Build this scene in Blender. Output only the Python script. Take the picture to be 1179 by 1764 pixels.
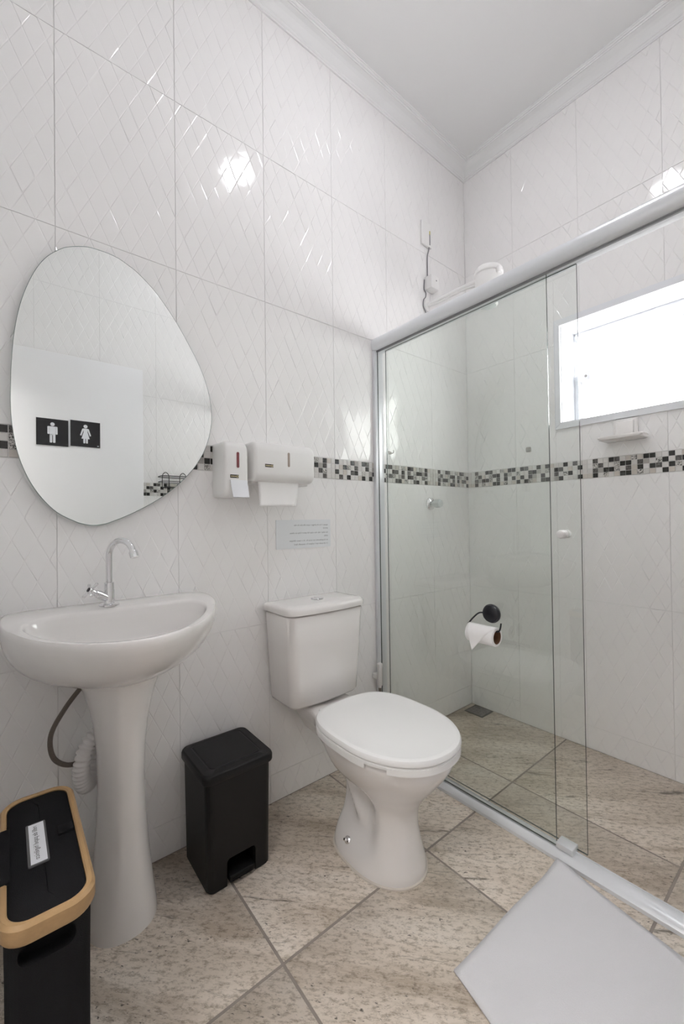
import bpy, bmesh, math, random
from mathutils import Vector, Matrix

for o in list(bpy.data.objects): bpy.data.objects.remove(o)
scn = bpy.context.scene
COL = scn.collection
R = math.radians

# ------------------------------------------------------------------ camera
F_PX, PPX, PPY = 711.78, 584.5, 888.33
YAW, PITCH, ROLL = R(51.0835), R(0.6024), R(-0.7615)
CAM = Vector((1.393, -2.0934, 1.067))
fw = Vector((-math.sin(YAW)*math.cos(PITCH), math.cos(YAW)*math.cos(PITCH), math.sin(PITCH)))
r0 = Vector((math.cos(YAW), math.sin(YAW), 0)); u0 = r0.cross(fw)
rr = r0*math.cos(ROLL) + u0*math.sin(ROLL); uu = u0*math.cos(ROLL) - r0*math.sin(ROLL)
cd = bpy.data.cameras.new('camera'); cam = bpy.data.objects.new('camera', cd); COL.objects.link(cam)
cd.sensor_fit = 'VERTICAL'; cd.sensor_height = 36.0; cd.sensor_width = 36.0
cd.lens = F_PX/1764*36
cd.shift_x = (589.5-PPX)/1764; cd.shift_y = (PPY-882)/1764
cd.clip_start = 0.02
M = Matrix((rr, uu, -fw)).transposed().to_4x4(); M.translation = CAM
cam.matrix_world = M
scn.camera = cam

# ------------------------------------------------------------------ world, exposure
W = bpy.data.worlds.new('sky'); scn.world = W; W.use_nodes = True
W.node_tree.nodes['Background'].inputs[0].default_value = (1.0, 0.99, 0.985, 1)
W.node_tree.nodes['Background'].inputs[1].default_value = 5.6
scn.view_settings.view_transform = 'Standard'; scn.view_settings.look = 'None'
scn.view_settings.gamma = 1.0; scn.view_settings.use_curve_mapping = False
scn.view_settings.exposure = 1.18
scn.cycles.max_bounces = 16; scn.cycles.diffuse_bounces = 8; scn.cycles.glossy_bounces = 5; scn.cycles.transparent_max_bounces = 16
LAMP_STRENGTH = 29.5
HALL_FILL_STRENGTH = 10.5  # fill light added in the unseen hallway

# ------------------------------------------------------------------ room numbers (metres)
RW, Y0, ZC = 1.56, -2.22, 3.10          # room width (x), near wall (y), ceiling
ZR = [0.0, 0.105, 0.68, 1.243, 1.331, 1.904, 2.47, 3.04]   # tile courses
LS = [0.0] + [-0.325-0.3315*k for k in range(0, 6)] + [Y0]  # seams on left wall
BS = [0.0, 0.2904, 0.6118, 0.9333, 1.2547, RW]              # seams on back wall
YG = -0.735                                                   # shower glass plane

# ------------------------------------------------------------------ helpers
def tag(o, label=None, cat=None, group=None, kind=None):
    if label: o['label'] = label
    if cat: o['category'] = cat
    if group: o['group'] = group
    if kind: o['kind'] = kind
    return o
def thing(name, loc, label, cat, group=None):
    o = bpy.data.objects.new(name, None); COL.objects.link(o); o.location = loc
    o.empty_display_size = 0.05
    return tag(o, label, cat, group)
def world_loc(p):
    v = Vector((0, 0, 0))
    while p is not None:
        v = v + p.location; p = p.parent
    return v
def link(name, me, mat=None, parent=None, smooth=False):
    o = bpy.data.objects.new(name, me); COL.objects.link(o)
    if mat is not None and len(me.materials) == 0: me.materials.append(mat)
    if parent is not None: o.parent = parent
    if smooth: me.shade_smooth()
    return o
def mesh(name, vs, fs, mat=None, parent=None, smooth=False, fix=True, angle=None):
    off = world_loc(parent) if parent is not None else Vector((0, 0, 0))
    me = bpy.data.meshes.new(name)
    me.from_pydata([tuple(Vector(v)-off) for v in vs], [], fs)
    if fix:
        bm = bmesh.new(); bm.from_mesh(me)
        bmesh.ops.remove_doubles(bm, verts=bm.verts, dist=1e-6)
        bmesh.ops.recalc_face_normals(bm, faces=bm.faces)
        if angle:
            for f in bm.faces: f.smooth = True
            for e in bm.edges:
                if len(e.link_faces) == 2 and e.calc_face_angle(0) > R(angle): e.smooth = False
        bm.to_mesh(me); bm.free()
    me.update()
    return link(name, me, mat, parent, smooth)
def box(name, a, b, mat, parent=None, bev=0.0, seg=2, smooth=None):
    off = world_loc(parent) if parent is not None else Vector((0, 0, 0))
    bm = bmesh.new(); bmesh.ops.create_cube(bm, size=1)
    a = Vector(a); b = Vector(b); c = (a+b)/2-off; s = b-a
    for v in bm.verts: v.co = Vector((v.co.x*s.x, v.co.y*s.y, v.co.z*s.z))+c
    if bev > 0:
        bmesh.ops.bevel(bm, geom=list(bm.edges), offset=bev, segments=seg, profile=0.5, affect='EDGES')
        for f in bm.faces: f.smooth = True
        for e in bm.edges:
            if len(e.link_faces) == 2 and e.calc_face_angle(0) > R(50): e.smooth = False
    me = bpy.data.meshes.new(name); bm.to_mesh(me); bm.free()
    return link(name, me, mat, parent)
def rings_geo(rings, cap0=True, cap1=True):
    n = len(rings[0]); vs = []; fs = []
    for r in rings: vs += [tuple(p) for p in r]
    for k in range(len(rings)-1):
        for i in range(n):
            j = (i+1) % n
            fs.append((k*n+i, k*n+j, (k+1)*n+j, (k+1)*n+i))
    if cap0: fs.append(tuple(range(n))[::-1])
    if cap1: fs.append(tuple(range((len(rings)-1)*n, len(rings)*n)))
    return vs, fs
def loft(name, rings, mat, parent=None, cap0=True, cap1=True, angle=40):
    vs, fs = rings_geo(rings, cap0, cap1)
    return mesh(name, vs, fs, mat, parent, angle=angle)
def frame_of(ax):
    ax = Vector(ax).normalized()
    h = Vector((0, 0, 1)) if abs(ax.z) < 0.9 else Vector((1, 0, 0))
    a = ax.cross(h).normalized(); b = ax.cross(a).normalized()
    return ax, a, b
def lathe(name, base, axis, prof, mat, parent=None, n=32, cap0=True, cap1=True, angle=40):
    """prof: list of (radius, distance along axis)"""
    ax, a, b = frame_of(axis); base = Vector(base); rings = []
    for r, d in prof:
        rings.append([base+ax*d+(a*math.cos(2*math.pi*i/n)+b*math.sin(2*math.pi*i/n))*max(r, 1e-5) for i in range(n)])
    return loft(name, rings, mat, parent, cap0, cap1, angle)
def spline(pts, sub=8):
    pts = [Vector(p) for p in pts]
    if len(pts) < 3: return pts
    P = [pts[0]*2-pts[1]]+pts+[pts[-1]*2-pts[-2]]; out = []
    for k in range(1, len(P)-2):
        p0, p1, p2, p3 = P[k-1:k+3]
        for s in range(sub):
            t = s/sub
            out.append(0.5*((2*p1)+(p2-p0)*t+(2*p0-5*p1+4*p2-p3)*t*t+(3*p1-p0-3*p2+p3)*t**3))
    out.append(pts[-1]); return out
def tube_geo(pts, rad, n=10, cap=True):
    pts = [Vector(p) for p in pts]; rings = []; prev = None
    for k, p in enumerate(pts):
        t = (pts[min(k+1, len(pts)-1)]-pts[max(k-1, 0)]).normalized()
        if prev is None: _, a, b = frame_of(t)
        else:
            a = (prev - t*prev.dot(t)).normalized(); b = t.cross(a)
        prev = a
        r = rad(k/(len(pts)-1)) if callable(rad) else rad
        rings.append([p+(a*math.cos(2*math.pi*i/n)+b*math.sin(2*math.pi*i/n))*r for i in range(n)])
    return rings_geo(rings, cap, cap)
def tube(name, pts, rad, mat, parent=None, n=10, angle=40):
    vs, fs = tube_geo(pts, rad, n)
    return mesh(name, vs, fs, mat, parent, angle=angle)
def tubes(name, lst, mat, parent=None, n=8):
    vs = []; fs = []
    for pts, r in lst:
        v, f = tube_geo(pts, r, n); o = len(vs); vs += v; fs += [tuple(i+o for i in q) for q in f]
    off = world_loc(parent) if parent is not None else Vector((0, 0, 0))
    return mesh(name, vs, fs, mat, parent, angle=40)
def rrect(x0, x1, y0, y1, r, n=6):
    """rounded rectangle outline, counter-clockwise in 2D"""
    out = []
    for cx, cy, a0 in ((x1-r, y1-r, 0), (x0+r, y1-r, 90), (x0+r, y0+r, 180), (x1-r, y0+r, 270)):
        for k in range(n+1):
            a = R(a0+90*k/n); out.append((cx+r*math.cos(a), cy+r*math.sin(a)))
    return out
def prism(name, poly, place, d0, d1, mat, parent=None, bev=0.0, angle=40):
    """poly 2D outline; place(u, v, d) -> 3D; front edge softened by bev"""
    n = len(poly); cx = sum(p[0] for p in poly)/n; cy = sum(p[1] for p in poly)/n
    def inset(k):
        out = []
        for i in range(n):
            p0 = Vector(poly[i-1]); p1 = Vector(poly[i]); p2 = Vector(poly[(i+1) % n])
            e1 = (p1-p0); e2 = (p2-p1)
            nn = Vector((0, 0))
            for e in (e1, e2):
                if e.length > 1e-9: nn += Vector((-e.y, e.x)).normalized()
            if nn.length > 1e-9: nn.normalize()
            out.append(p1+nn*k)
        return out
    area = sum(poly[i-1][0]*poly[i][1]-poly[i][0]*poly[i-1][1] for i in range(n))
    sgn = 1 if area > 0 else -1
    rings = [[place(p[0], p[1], d0) for p in poly]]
    if bev > 0:
        s = 1 if d1 > d0 else -1
        for k in range(0, 4):
            a = R(30*k)
            q = inset(sgn*bev*(1-math.cos(a)))
            rings.append([place(p[0], p[1], d1-s*bev*(1-math.sin(a))) for p in q])
    else: rings.append([place(p[0], p[1], d1) for p in poly])
    return loft(name, rings, mat, parent, angle=angle)
def text_mesh(name, body, size, place, mat, parent, align='LEFT', thick=0.0):
    cu = bpy.data.curves.new('tmp', 'FONT'); cu.body = body; cu.size = size; cu.align_x = align
    cu.space_line = 1.0; cu.resolution_u = 2
    to = bpy.data.objects.new('tmp', cu); COL.objects.link(to)
    dg = bpy.context.evaluated_depsgraph_get(); dg.update()
    me0 = bpy.data.meshes.new_from_object(to.evaluated_get(dg))
    vs = [place(v.co.x, v.co.y) for v in me0.vertices]; fs = [tuple(p.vertices) for p in me0.polygons]
    bpy.data.objects.remove(to); bpy.data.curves.remove(cu); bpy.data.meshes.remove(me0)
    return mesh(name, vs, fs, mat, parent, fix=False)
def boolean_cut(o, cutter):
    m = o.modifiers.new('b', 'BOOLEAN'); m.object = cutter; m.operation = 'DIFFERENCE'; m.solver = 'EXACT'
    bpy.context.view_layer.update()
    dg = bpy.context.evaluated_depsgraph_get()
    me = bpy.data.meshes.new_from_object(o.evaluated_get(dg))
    o.modifiers.clear(); o.data = me
    bpy.data.objects.remove(cutter)

# ------------------------------------------------------------------ materials
def nmat(name):
    m = bpy.data.materials.new(name); m.use_nodes = True
    return m, m.node_tree.nodes, m.node_tree.links, m.node_tree.nodes['Principled BSDF']
def pm(name, col, rough=0.5, metal=0.0, bump=0.0, bscale=200.0, var=0.0, vscale=6.0, coat=0.0, spec=0.5, stretch=None):
    m, N, L, b = nmat(name)
    b.inputs['Base Color'].default_value = (*col, 1); b.inputs['Roughness'].default_value = rough
    b.inputs['Metallic'].default_value = metal; b.inputs['Coat Weight'].default_value = coat
    b.inputs['Specular IOR Level'].default_value = spec
    tc = N.new('ShaderNodeTexCoord')
    if var > 0:
        nz = N.new('ShaderNodeTexNoise'); nz.inputs['Scale'].default_value = vscale; nz.inputs['Detail'].default_value = 4
        src = tc.outputs['Object']
        if stretch:
            mp = N.new('ShaderNodeMapping'); mp.inputs['Scale'].default_value = stretch
            L.new(src, mp.inputs[0]); src = mp.outputs[0]
        L.new(src, nz.inputs['Vector'])
        mx = N.new('ShaderNodeMix'); mx.data_type = 'RGBA'
        mx.inputs[6].default_value = (*[c*(1-var) for c in col], 1); mx.inputs[7].default_value = (*[min(1, c*(1+var)) for c in col], 1)
        L.new(nz.outputs['Fac'], mx.inputs[0]); L.new(mx.outputs[2], b.inputs['Base Color'])
    if bump > 0:
        nb = N.new('ShaderNodeTexNoise'); nb.inputs['Scale'].default_value = bscale; nb.inputs['Detail'].default_value = 3
        L.new(tc.outputs['Object'], nb.inputs['Vector'])
        bp = N.new('ShaderNodeBump'); bp.inputs['Strength'].default_value = bump; bp.inputs['Distance'].default_value = 0.002
        L.new(nb.outputs['Fac'], bp.inputs['Height']); L.new(bp.outputs['Normal'], b.inputs['Normal'])
    return m
def emis(name, col, strength):
    m = bpy.data.materials.new(name); m.use_nodes = True; N = m.node_tree.nodes; L = m.node_tree.links
    N.clear(); e = N.new('ShaderNodeEmission'); e.inputs[0].default_value = (*col, 1); e.inputs[1].default_value = strength
    o = N.new('ShaderNodeOutputMaterial'); L.new(e.outputs[0], o.inputs[0]); return m
def glass_pane(name, tint, refl=1.0):
    m = bpy.data.materials.new(name); m.use_nodes = True; N = m.node_tree.nodes; L = m.node_tree.links
    N.clear(); o = N.new('ShaderNodeOutputMaterial')
    t = N.new('ShaderNodeBsdfTransparent'); t2 = N.new('ShaderNodeBsdfTransparent')
    t.inputs[0].default_value = (*tint, 1); t2.inputs[0].default_value = (1, 1, 1, 1)
    g = N.new('ShaderNodeBsdfGlossy'); g.inputs['Roughness'].default_value = 0.0
    g.inputs['Color'].default_value = (0.98, 1, 0.99, 1)
    fr = N.new('ShaderNodeFresnel'); fr.inputs['IOR'].default_value = 1.5
    mu = N.new('ShaderNodeMath'); mu.operation = 'MULTIPLY'; mu.inputs[1].default_value = refl; mu.use_clamp = True
    L.new(fr.outputs[0], mu.inputs[0])
    m1 = N.new('ShaderNodeMixShader'); L.new(mu.outputs[0], m1.inputs[0]); L.new(t.outputs[0], m1.inputs[1]); L.new(g.outputs[0], m1.inputs[2])
    ge = N.new('ShaderNodeNewGeometry'); m2 = N.new('ShaderNodeMixShader')
    L.new(ge.outputs['Backfacing'], m2.inputs[0]); L.new(m1.outputs[0], m2.inputs[1]); L.new(t2.outputs[0], m2.inputs[2])
    L.new(m2.outputs[0], o.inputs[0]); return m
def floor_stone():
    m, N, L, b = nmat('floor_stone')
    tc = N.new('ShaderNodeTexCoord'); oi = N.new('ShaderNodeObjectInfo')
    va = N.new('ShaderNodeVectorMath'); va.operation = 'MULTIPLY_ADD'
    cv = N.new('ShaderNodeCombineXYZ'); L.new(oi.outputs['Random'], cv.inputs[0]); L.new(oi.outputs['Random'], cv.inputs[1])
    va.inputs[1].default_value = (7, 13, 0); L.new(cv.outputs[0], va.inputs[0]); L.new(tc.outputs['Object'], va.inputs[2])
    def noise(scale, detail, rough, sx, sy, rot=45, dist=0.0):
        mp = N.new('ShaderNodeMapping'); mp.vector_type = 'POINT'
        mp.inputs['Rotation'].default_value = (0, 0, R(-rot)); mp.inputs['Scale'].default_value = (1, 1, 1)
        mp2 = N.new('ShaderNodeMapping'); mp2.inputs['Scale'].default_value = (sx, sy, 1)
        L.new(va.outputs[0], mp.inputs[0]); L.new(mp.outputs[0], mp2.inputs[0])
        z = N.new('ShaderNodeTexNoise'); z.inputs['Scale'].default_value = scale; z.inputs['Detail'].default_value = detail
        z.inputs['Roughness'].default_value = rough; z.inputs['Distortion'].default_value = dist
        L.new(mp2.outputs[0], z.inputs['Vector']); return z.outputs['Fac']
    def ramp(src, stops):
        r = N.new('ShaderNodeValToRGB'); e = r.color_ramp.elements
        while len(e) > 1: e.remove(e[0])
        e[0].position = stops[0][0]; e[0].color = (*stops[0][1], 1)
        for p, c in stops[1:]:
            q = e.new(p); q.color = (*c, 1)
        L.new(src, r.inputs[0]); return r.outputs[0]
    def mix(fac, a, bb, mode='MIX'):
        x = N.new('ShaderNodeMix'); x.data_type = 'RGBA'; x.blend_type = mode
        for s, i in ((fac, 0), (a, 6), (bb, 7)):
            if isinstance(s, (int, float)): x.inputs[i].default_value = s
            elif isinstance(s, tuple): x.inputs[i].default_value = (*s, 1)
            else: L.new(s, x.inputs[i])
        return x.outputs[2]
    base = ramp(noise(3.0, 6, 0.6, 0.5, 1.6, dist=0.4), [(0.30, (0.56, 0.485, 0.40)), (0.5, (0.73, 0.645, 0.555)), (0.72, (0.82, 0.76, 0.69))])
    gr = ramp(noise(70, 4, 0.8, 0.6, 1.3), [(0.36, (0.55, 0.52, 0.48)), (0.52, (1, 1, 1))])
    c = mix(1.0, base, gr, 'MULTIPLY')
    vein = ramp(noise(9, 9, 0.72, 0.28, 2.2, dist=0.8), [(0.33, (1, 1, 1)), (0.40, (0, 0, 0))])
    c = mix(vein, c, (0.20, 0.17, 0.135))
    pat = ramp(noise(4.5, 7, 0.7, 0.35, 2.0, rot=40, dist=0.5), [(0.36, (0.66, 0.62, 0.57)), (0.50, (1, 1, 1))])
    c = mix(0.85, c, pat, 'MULTIPLY')
    fl = ramp(noise(120, 3, 0.6, 0.5, 1.2), [(0.33, (1, 1, 1)), (0.38, (0, 0, 0))])
    area = ramp(noise(6, 5, 0.7, 0.4, 1.7), [(0.45, (0, 0, 0)), (0.58, (1, 1, 1))])
    f2 = mix(1.0, fl, area, 'MULTIPLY')
    c = mix(f2, c, (0.11, 0.095, 0.08))
    L.new(c, b.inputs['Base Color'])
    b.inputs['Roughness'].default_value = 0.5
    bp = N.new('ShaderNodeBump'); bp.inputs['Strength'].default_value = 0.25; bp.inputs['Distance'].default_value = 0.001
    L.new(noise(70, 4, 0.7, 0.6, 1.3), bp.inputs['Height']); L.new(bp.outputs[0], b.inputs['Normal'])
    return m
def patterned(name, c0, c1, scale, lo=0.45, hi=0.55):
    m, N, L, b = nmat(name)
    tc = N.new('ShaderNodeTexCoord'); oi = N.new('ShaderNodeObjectInfo')
    ad = N.new('ShaderNodeVectorMath'); ad.operation = 'ADD'; mm = N.new('ShaderNodeMath'); mm.operation = 'MULTIPLY'; mm.inputs[1].default_value = 37
    L.new(oi.outputs['Random'], mm.inputs[0]); L.new(tc.outputs['Object'], ad.inputs[0]); L.new(mm.outputs[0], ad.inputs[1])
    v = N.new('ShaderNodeTexNoise'); v.inputs['Scale'].default_value = scale; v.inputs['Detail'].default_value = 2; v.inputs['Distortion'].default_value = 2.0
    L.new(ad.outputs[0], v.inputs['Vector'])
    r = N.new('ShaderNodeValToRGB'); r.color_ramp.elements[0].position = lo; r.color_ramp.elements[1].position = hi
    r.color_ramp.elements[0].color = (*c0, 1); r.color_ramp.elements[1].color = (*c1, 1)
    L.new(v.outputs['Fac'], r.inputs[0]); L.new(r.outputs[0], b.inputs['Base Color'])
    b.inputs['Roughness'].default_value = 0.2; return m
def brushed(name, col, rough):
    return pm(name, col, rough, 1.0, var=0.06, vscale=40)

MT = {}
MT['tile'] = pm('glazed_white_tile', (0.87, 0.857, 0.854), 0.075, var=0.008, vscale=3, spec=0.42)
MT['grout'] = pm('white_grout', (0.78, 0.77, 0.765), 0.8, bump=0.1)
MT['fgrout'] = pm('grey_floor_grout', (0.31, 0.27, 0.24), 0.85, bump=0.3, var=0.1, vscale=30)
MT['stone'] = floor_stone()
MT['paint'] = pm('matte_white_paint', (0.86, 0.86, 0.86), 0.7, bump=0.05, bscale=60, var=0.01)
MT['plaster'] = pm('white_plaster', (0.83, 0.83, 0.83), 0.55, bump=0.03, bscale=80)
MT['ceramic'] = pm('white_ceramic', (0.80, 0.775, 0.762), 0.07, var=0.01, vscale=4, coat=0.3)
MT['plastic'] = pm('white_plastic', (0.82, 0.81, 0.80), 0.32, var=0.01)
MT['seat'] = pm('white_seat_plastic', (0.85, 0.845, 0.84), 0.22, var=0.008)
MT['chrome'] = brushed('chrome', (0.80, 0.80, 0.81), 0.07)
MT['steel'] = pm('dark_steel', (0.30, 0.29, 0.28), 0.35, 1.0, var=0.2, vscale=120)
MT['alu'] = pm('white_aluminium', (0.74, 0.755, 0.78), 0.28, 0.25, var=0.02, vscale=15)
MT['alu_dark'] = pm('grey_gasket', (0.20, 0.20, 0.21), 0.6, var=0.05)
MT['winframe'] = pm('white_window_frame', (0.78, 0.79, 0.82), 0.3, 0.0, var=0.01)
MT['black'] = pm('matte_black_plastic', (0.006, 0.006, 0.0065), 0.45, bump=0.1, bscale=600, var=0.1, spec=0.32)
MT['blackmetal'] = pm('satin_black_metal', (0.012, 0.013, 0.018), 0.3, 0.0, var=0.1)
MT['fabric'] = pm('black_fabric', (0.008, 0.008, 0.009), 0.9, bump=0.5, bscale=900, var=0.2, vscale=60, spec=0.2)
MT['bamboo'] = pm('bamboo', (0.42, 0.265, 0.125), 0.45, var=0.14, vscale=14, stretch=(1, 9, 14), bump=0.1, bscale=90)
MT['paper'] = pm('white_tissue', (0.86, 0.85, 0.845), 0.9, bump=0.25, bscale=500)
MT['core'] = pm('brown_cardboard', (0.17, 0.085, 0.045), 0.9, var=0.1, vscale=40)
MT['mat'] = pm('white_terry', (0.78, 0.775, 0.80), 0.95, bump=0.6, bscale=700, var=0.02, vscale=8)
MT['mirror'] = pm('mirror_silver', (0.90, 0.925, 0.91), 0.0, 1.0)
MT['mirror_edge'] = pm('mirror_edge', (0.30, 0.36, 0.34), 0.15, var=0.05)
MT['glass'] = glass_pane('green_tinted_glass', (0.935, 0.958, 0.938), 1.7)
MT['glass_edge'] = pm('polished_glass_edge', (0.035, 0.055, 0.05), 0.15, var=0.1)
MT['winglass'] = glass_pane('window_glass', (0.95, 0.96, 0.96), 1.0)
MT['acrylic'] = pm('clear_acrylic_sheet', (0.78, 0.80, 0.82), 0.08, var=0.01)
MT['ink'] = pm('dark_ink', (0.16, 0.16, 0.17), 0.7, var=0.05)
MT['inkblack'] = pm('black_ink', (0.03, 0.03, 0.03), 0.7, var=0.05)
MT['signblack'] = pm('black_acrylic', (0.016, 0.016, 0.018), 0.12, var=0.1)
MT['signwhite'] = pm('white_vinyl', (0.80, 0.81, 0.85), 0.5, var=0.01)
MT['redwin'] = pm('smoked_red_plastic', (0.24, 0.07, 0.075), 0.25, var=0.12, vscale=30)
MT['tanwin'] = pm('smoked_tan_plastic', (0.40, 0.335, 0.29), 0.25, var=0.06, vscale=30)
MT['stkblack'] = pm('black_sticker', (0.02, 0.017, 0.014), 0.4, var=0.05)
MT['stkgold'] = pm('cream_print', (0.62, 0.53, 0.33), 0.5, var=0.05)
MT['braid'] = pm('braided_steel_hose', (0.20, 0.17, 0.15), 0.35, 0.6, bump=0.8, bscale=900, var=0.3, vscale=400)
MT['hose'] = pm('white_corrugated_plastic', (0.74, 0.72, 0.71), 0.4, var=0.02)
MT['clear'] = pm('frosted_clear_plastic', (0.62, 0.65, 0.65), 0.15, var=0.03)
MT['dgrey'] = pm('grey_drain_metal', (0.16, 0.16, 0.155), 0.4, 0.7, var=0.15, vscale=60)
MT['caulk'] = pm('cream_caulk', (0.64, 0.59, 0.53), 0.7, var=0.05)
MT['door'] = pm('white_lacquer', (0.84, 0.835, 0.85), 0.4, var=0.008)
MT['wire'] = pm('black_wire', (0.02, 0.02, 0.02), 0.5, var=0.1)
MT['yellow'] = pm('yellow_wire', (0.5, 0.42, 0.05), 0.5, var=0.1)
MT['c_black'] = pm('mosaic_black', (0.028, 0.026, 0.024), 0.2, var=0.25, vscale=70)
MT['c_dark'] = patterned('mosaic_dark_pattern', (0.035, 0.032, 0.03), (0.20, 0.19, 0.18), 190, 0.40, 0.68)
MT['c_mid'] = pm('mosaic_grey', (0.40, 0.38, 0.36), 0.2, var=0.12, vscale=60)
MT['c_flor'] = patterned('mosaic_floral', (0.07, 0.065, 0.06), (0.68, 0.66, 0.63), 150, 0.44, 0.52)
MT['c_light'] = pm('mosaic_pale', (0.66, 0.64, 0.62), 0.15, var=0.05, vscale=50)
MT['c_beige'] = pm('mosaic_beige', (0.60, 0.555, 0.51), 0.15, var=0.05, vscale=50)
MT['c_white'] = pm('mosaic_white', (0.74, 0.725, 0.71), 0.15, var=0.03, vscale=50)

# ------------------------------------------------------------------ tiles with a relief of diamonds
def clip_poly(poly, axis, val, keep_less):
    out = []
    for i in range(len(poly)):
        a, b = poly[i-1], poly[i]
        ina = (a[axis] <= val) == keep_less; inb = (b[axis] <= val) == keep_less
        if ina != inb:
            d = b[axis]-a[axis]
            t = (val-a[axis])/d if abs(d) > 1e-12 else 0
            out.append(a.lerp(b, t))
        if inb: out.append(b)
    return out
def clip_rect(poly, x0, x1, y0, y1):
    for ax, v, k in ((0, x1, True), (0, x0, False), (1, y1, True), (1, y0, False)):
        poly = clip_poly(poly, ax, v, k)
        if len(poly) < 3: return []
    return poly
TILE_CACHE = {}
DA, DB = 0.0275, 0.0575
def tile_me(w, h, seed, hole=None, voff=0.0):
    key = (round(w, 4), round(h, 4), seed, tuple(round(q, 4) for q in hole) if hole else None, round(voff, 4))
    if key in TILE_CACHE: return TILE_CACHE[key]
    rnd = random.Random(seed*77+5); e = 0.0012; vs = []; fs = []
    if hole:
        hx0, hx1, hy0, hy1 = hole
        rects = []
        if hx0 > e: rects.append((e, min(hx0, w-e), e, h-e))
        if hx1 < w-e: rects.append((max(hx1, e), w-e, e, h-e))
        mx0, mx1 = max(hx0, e), min(hx1, w-e)
        if hy0 > e: rects.append((mx0, mx1, e, min(hy0, h-e)))
        if hy1 < h-e: rects.append((mx0, mx1, max(hy1, e), h-e))
        rects = [r for r in rects if r[1]-r[0] > 1e-4 and r[3]-r[2] > 1e-4]
    else: rects = [(e, w-e, e, h-e)]
    def add(poly):
        for r in rects:
            p = clip_rect(poly, *r)
            if len(p) >= 3:
                o = len(vs); vs.extend([(q.x, q.y, q.z) for q in p]); fs.append(tuple(range(o, o+len(p))))
    for r in rects:
        x0, x1, y0, y1 = r
        o = len(vs)
        vs += [(x0, y0, -0.0005), (x1, y0, -0.0005), (x1, y1, -0.0005), (x0, y1, -0.0005), (x0-e*.6, y0-e*.6, -0.0022), (x1+e*.6, y0-e*.6, -0.0022), (x1+e*.6, y1+e*.6, -0.0022), (x0-e*.6, y1+e*.6, -0.0022)]
        fs.append((o, o+1, o+2, o+3))
        for i in range(4):
            j = (i+1) % 4; fs.append((o+4+i, o+4+j, o+j, o+i))
    ni = int(w/(2*DA))+2; nj = int((h+voff)/(2*DB))+3
    for par in (0, 1):
        for i in range(-1, ni+1):
            for j in range(-1, nj+1):
                cx = (i+0.5*par)*2*DA; cy = (j+0.5*par)*2*DB-voff
                if cx < -DA or cx > w+DA or cy < -DB or cy > h+DB: continue
                # each diamond is two shallow facets; its lower-left edge stands a little prouder
                out = [Vector((cx, cy-DB, 0.0)), Vector((cx+DA, cy, 0.0)), Vector((cx, cy+DB, 0.0)), Vector((cx-DA, cy, 0.0))]
                k_ = 1.0 if rnd.random() < 0.6 else 0.3
                gx = -0.008+k_*rnd.gauss(0, 0.017); g1 = -0.003+k_*rnd.gauss(0, 0.011); g2 = -0.003+k_*rnd.gauss(0, 0.011)
                inn = []
                for q in out:
                    d = Vector((q.x-cx, q.y-cy, 0))*0.91
                    inn.append(Vector((cx+d.x, cy+d.y, max(-0.0002, 0.00052+gx*d.x+(g1 if d.y > 0 else g2)*d.y))))
                add([inn[3], inn[0], inn[1]]); add([inn[3], inn[1], inn[2]])
                for k in range(4):
                    add([out[k], out[(k+1) % 4], inn[(k+1) % 4], inn[k]])
    me = bpy.data.meshes.new('tile'); me.from_pydata(vs, [], fs); me.materials.append(MT['tile']); me.update()
    TILE_CACHE[key] = me; return me
def basis(u, v, n, o):
    m = Matrix((u, v, n)).transposed().to_4x4(); m.translation = o; return m
# mosaic chip meshes
def chip_me(mat, s=0.0198, t=0.0016):
    a = s/2; b = a-0.0007
    vs = [(-a, -a, -0.004), (a, -a, -0.004), (a, a, -0.004), (-a, a, -0.004), (-a, -a, t*.6), (a, -a, t*.6), (a, a, t*.6), (-a, a, t*.6), (-b, -b, t), (b, -b, t), (b, b, t), (-b, b, t)]
    fs = [(8, 9, 10, 11)]
    for i in range(4):
        j = (i+1) % 4; fs += [(i, j, j+4, i+4), (i+4, j+4, j+8, i+8)]
    me = bpy.data.meshes.new('mosaic_chip'); me.from_pydata(vs, [], fs); me.materials.append(mat); me.update(); return me
CHIP = {k: chip_me(MT[m]) for k, m in dict(K='c_black', D='c_dark', M='c_mid', F='c_flor', L='c_light', B='c_beige', W='c_white').items()}
PAT = ["LWDLLKDLWFBKKLW",
       "LWFDLLFKKLDMLFK",
       "LWDMKKFLDLKWKDL",
       "LBKLFLBKKBFLBWK"]
PAT2 = ["KLLWKMLKDLBFKLD",
        "LWKFLDLWKLMKLKW",
        "KLBLDKLFLMKDLWF",
        "LDLKWLBKLKWLDKL"]
rndp = random.Random(4)
def chip_code(idx, r, c):
    P = PAT if idx % 3 != 1 else PAT2
    if idx % 2: r, c = 3-r, 14-c
    ch = P[r][c]
    if ch in 'LW' and rndp.random() < 0.25: ch = rndp.choice('LWB')
    return ch
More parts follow.
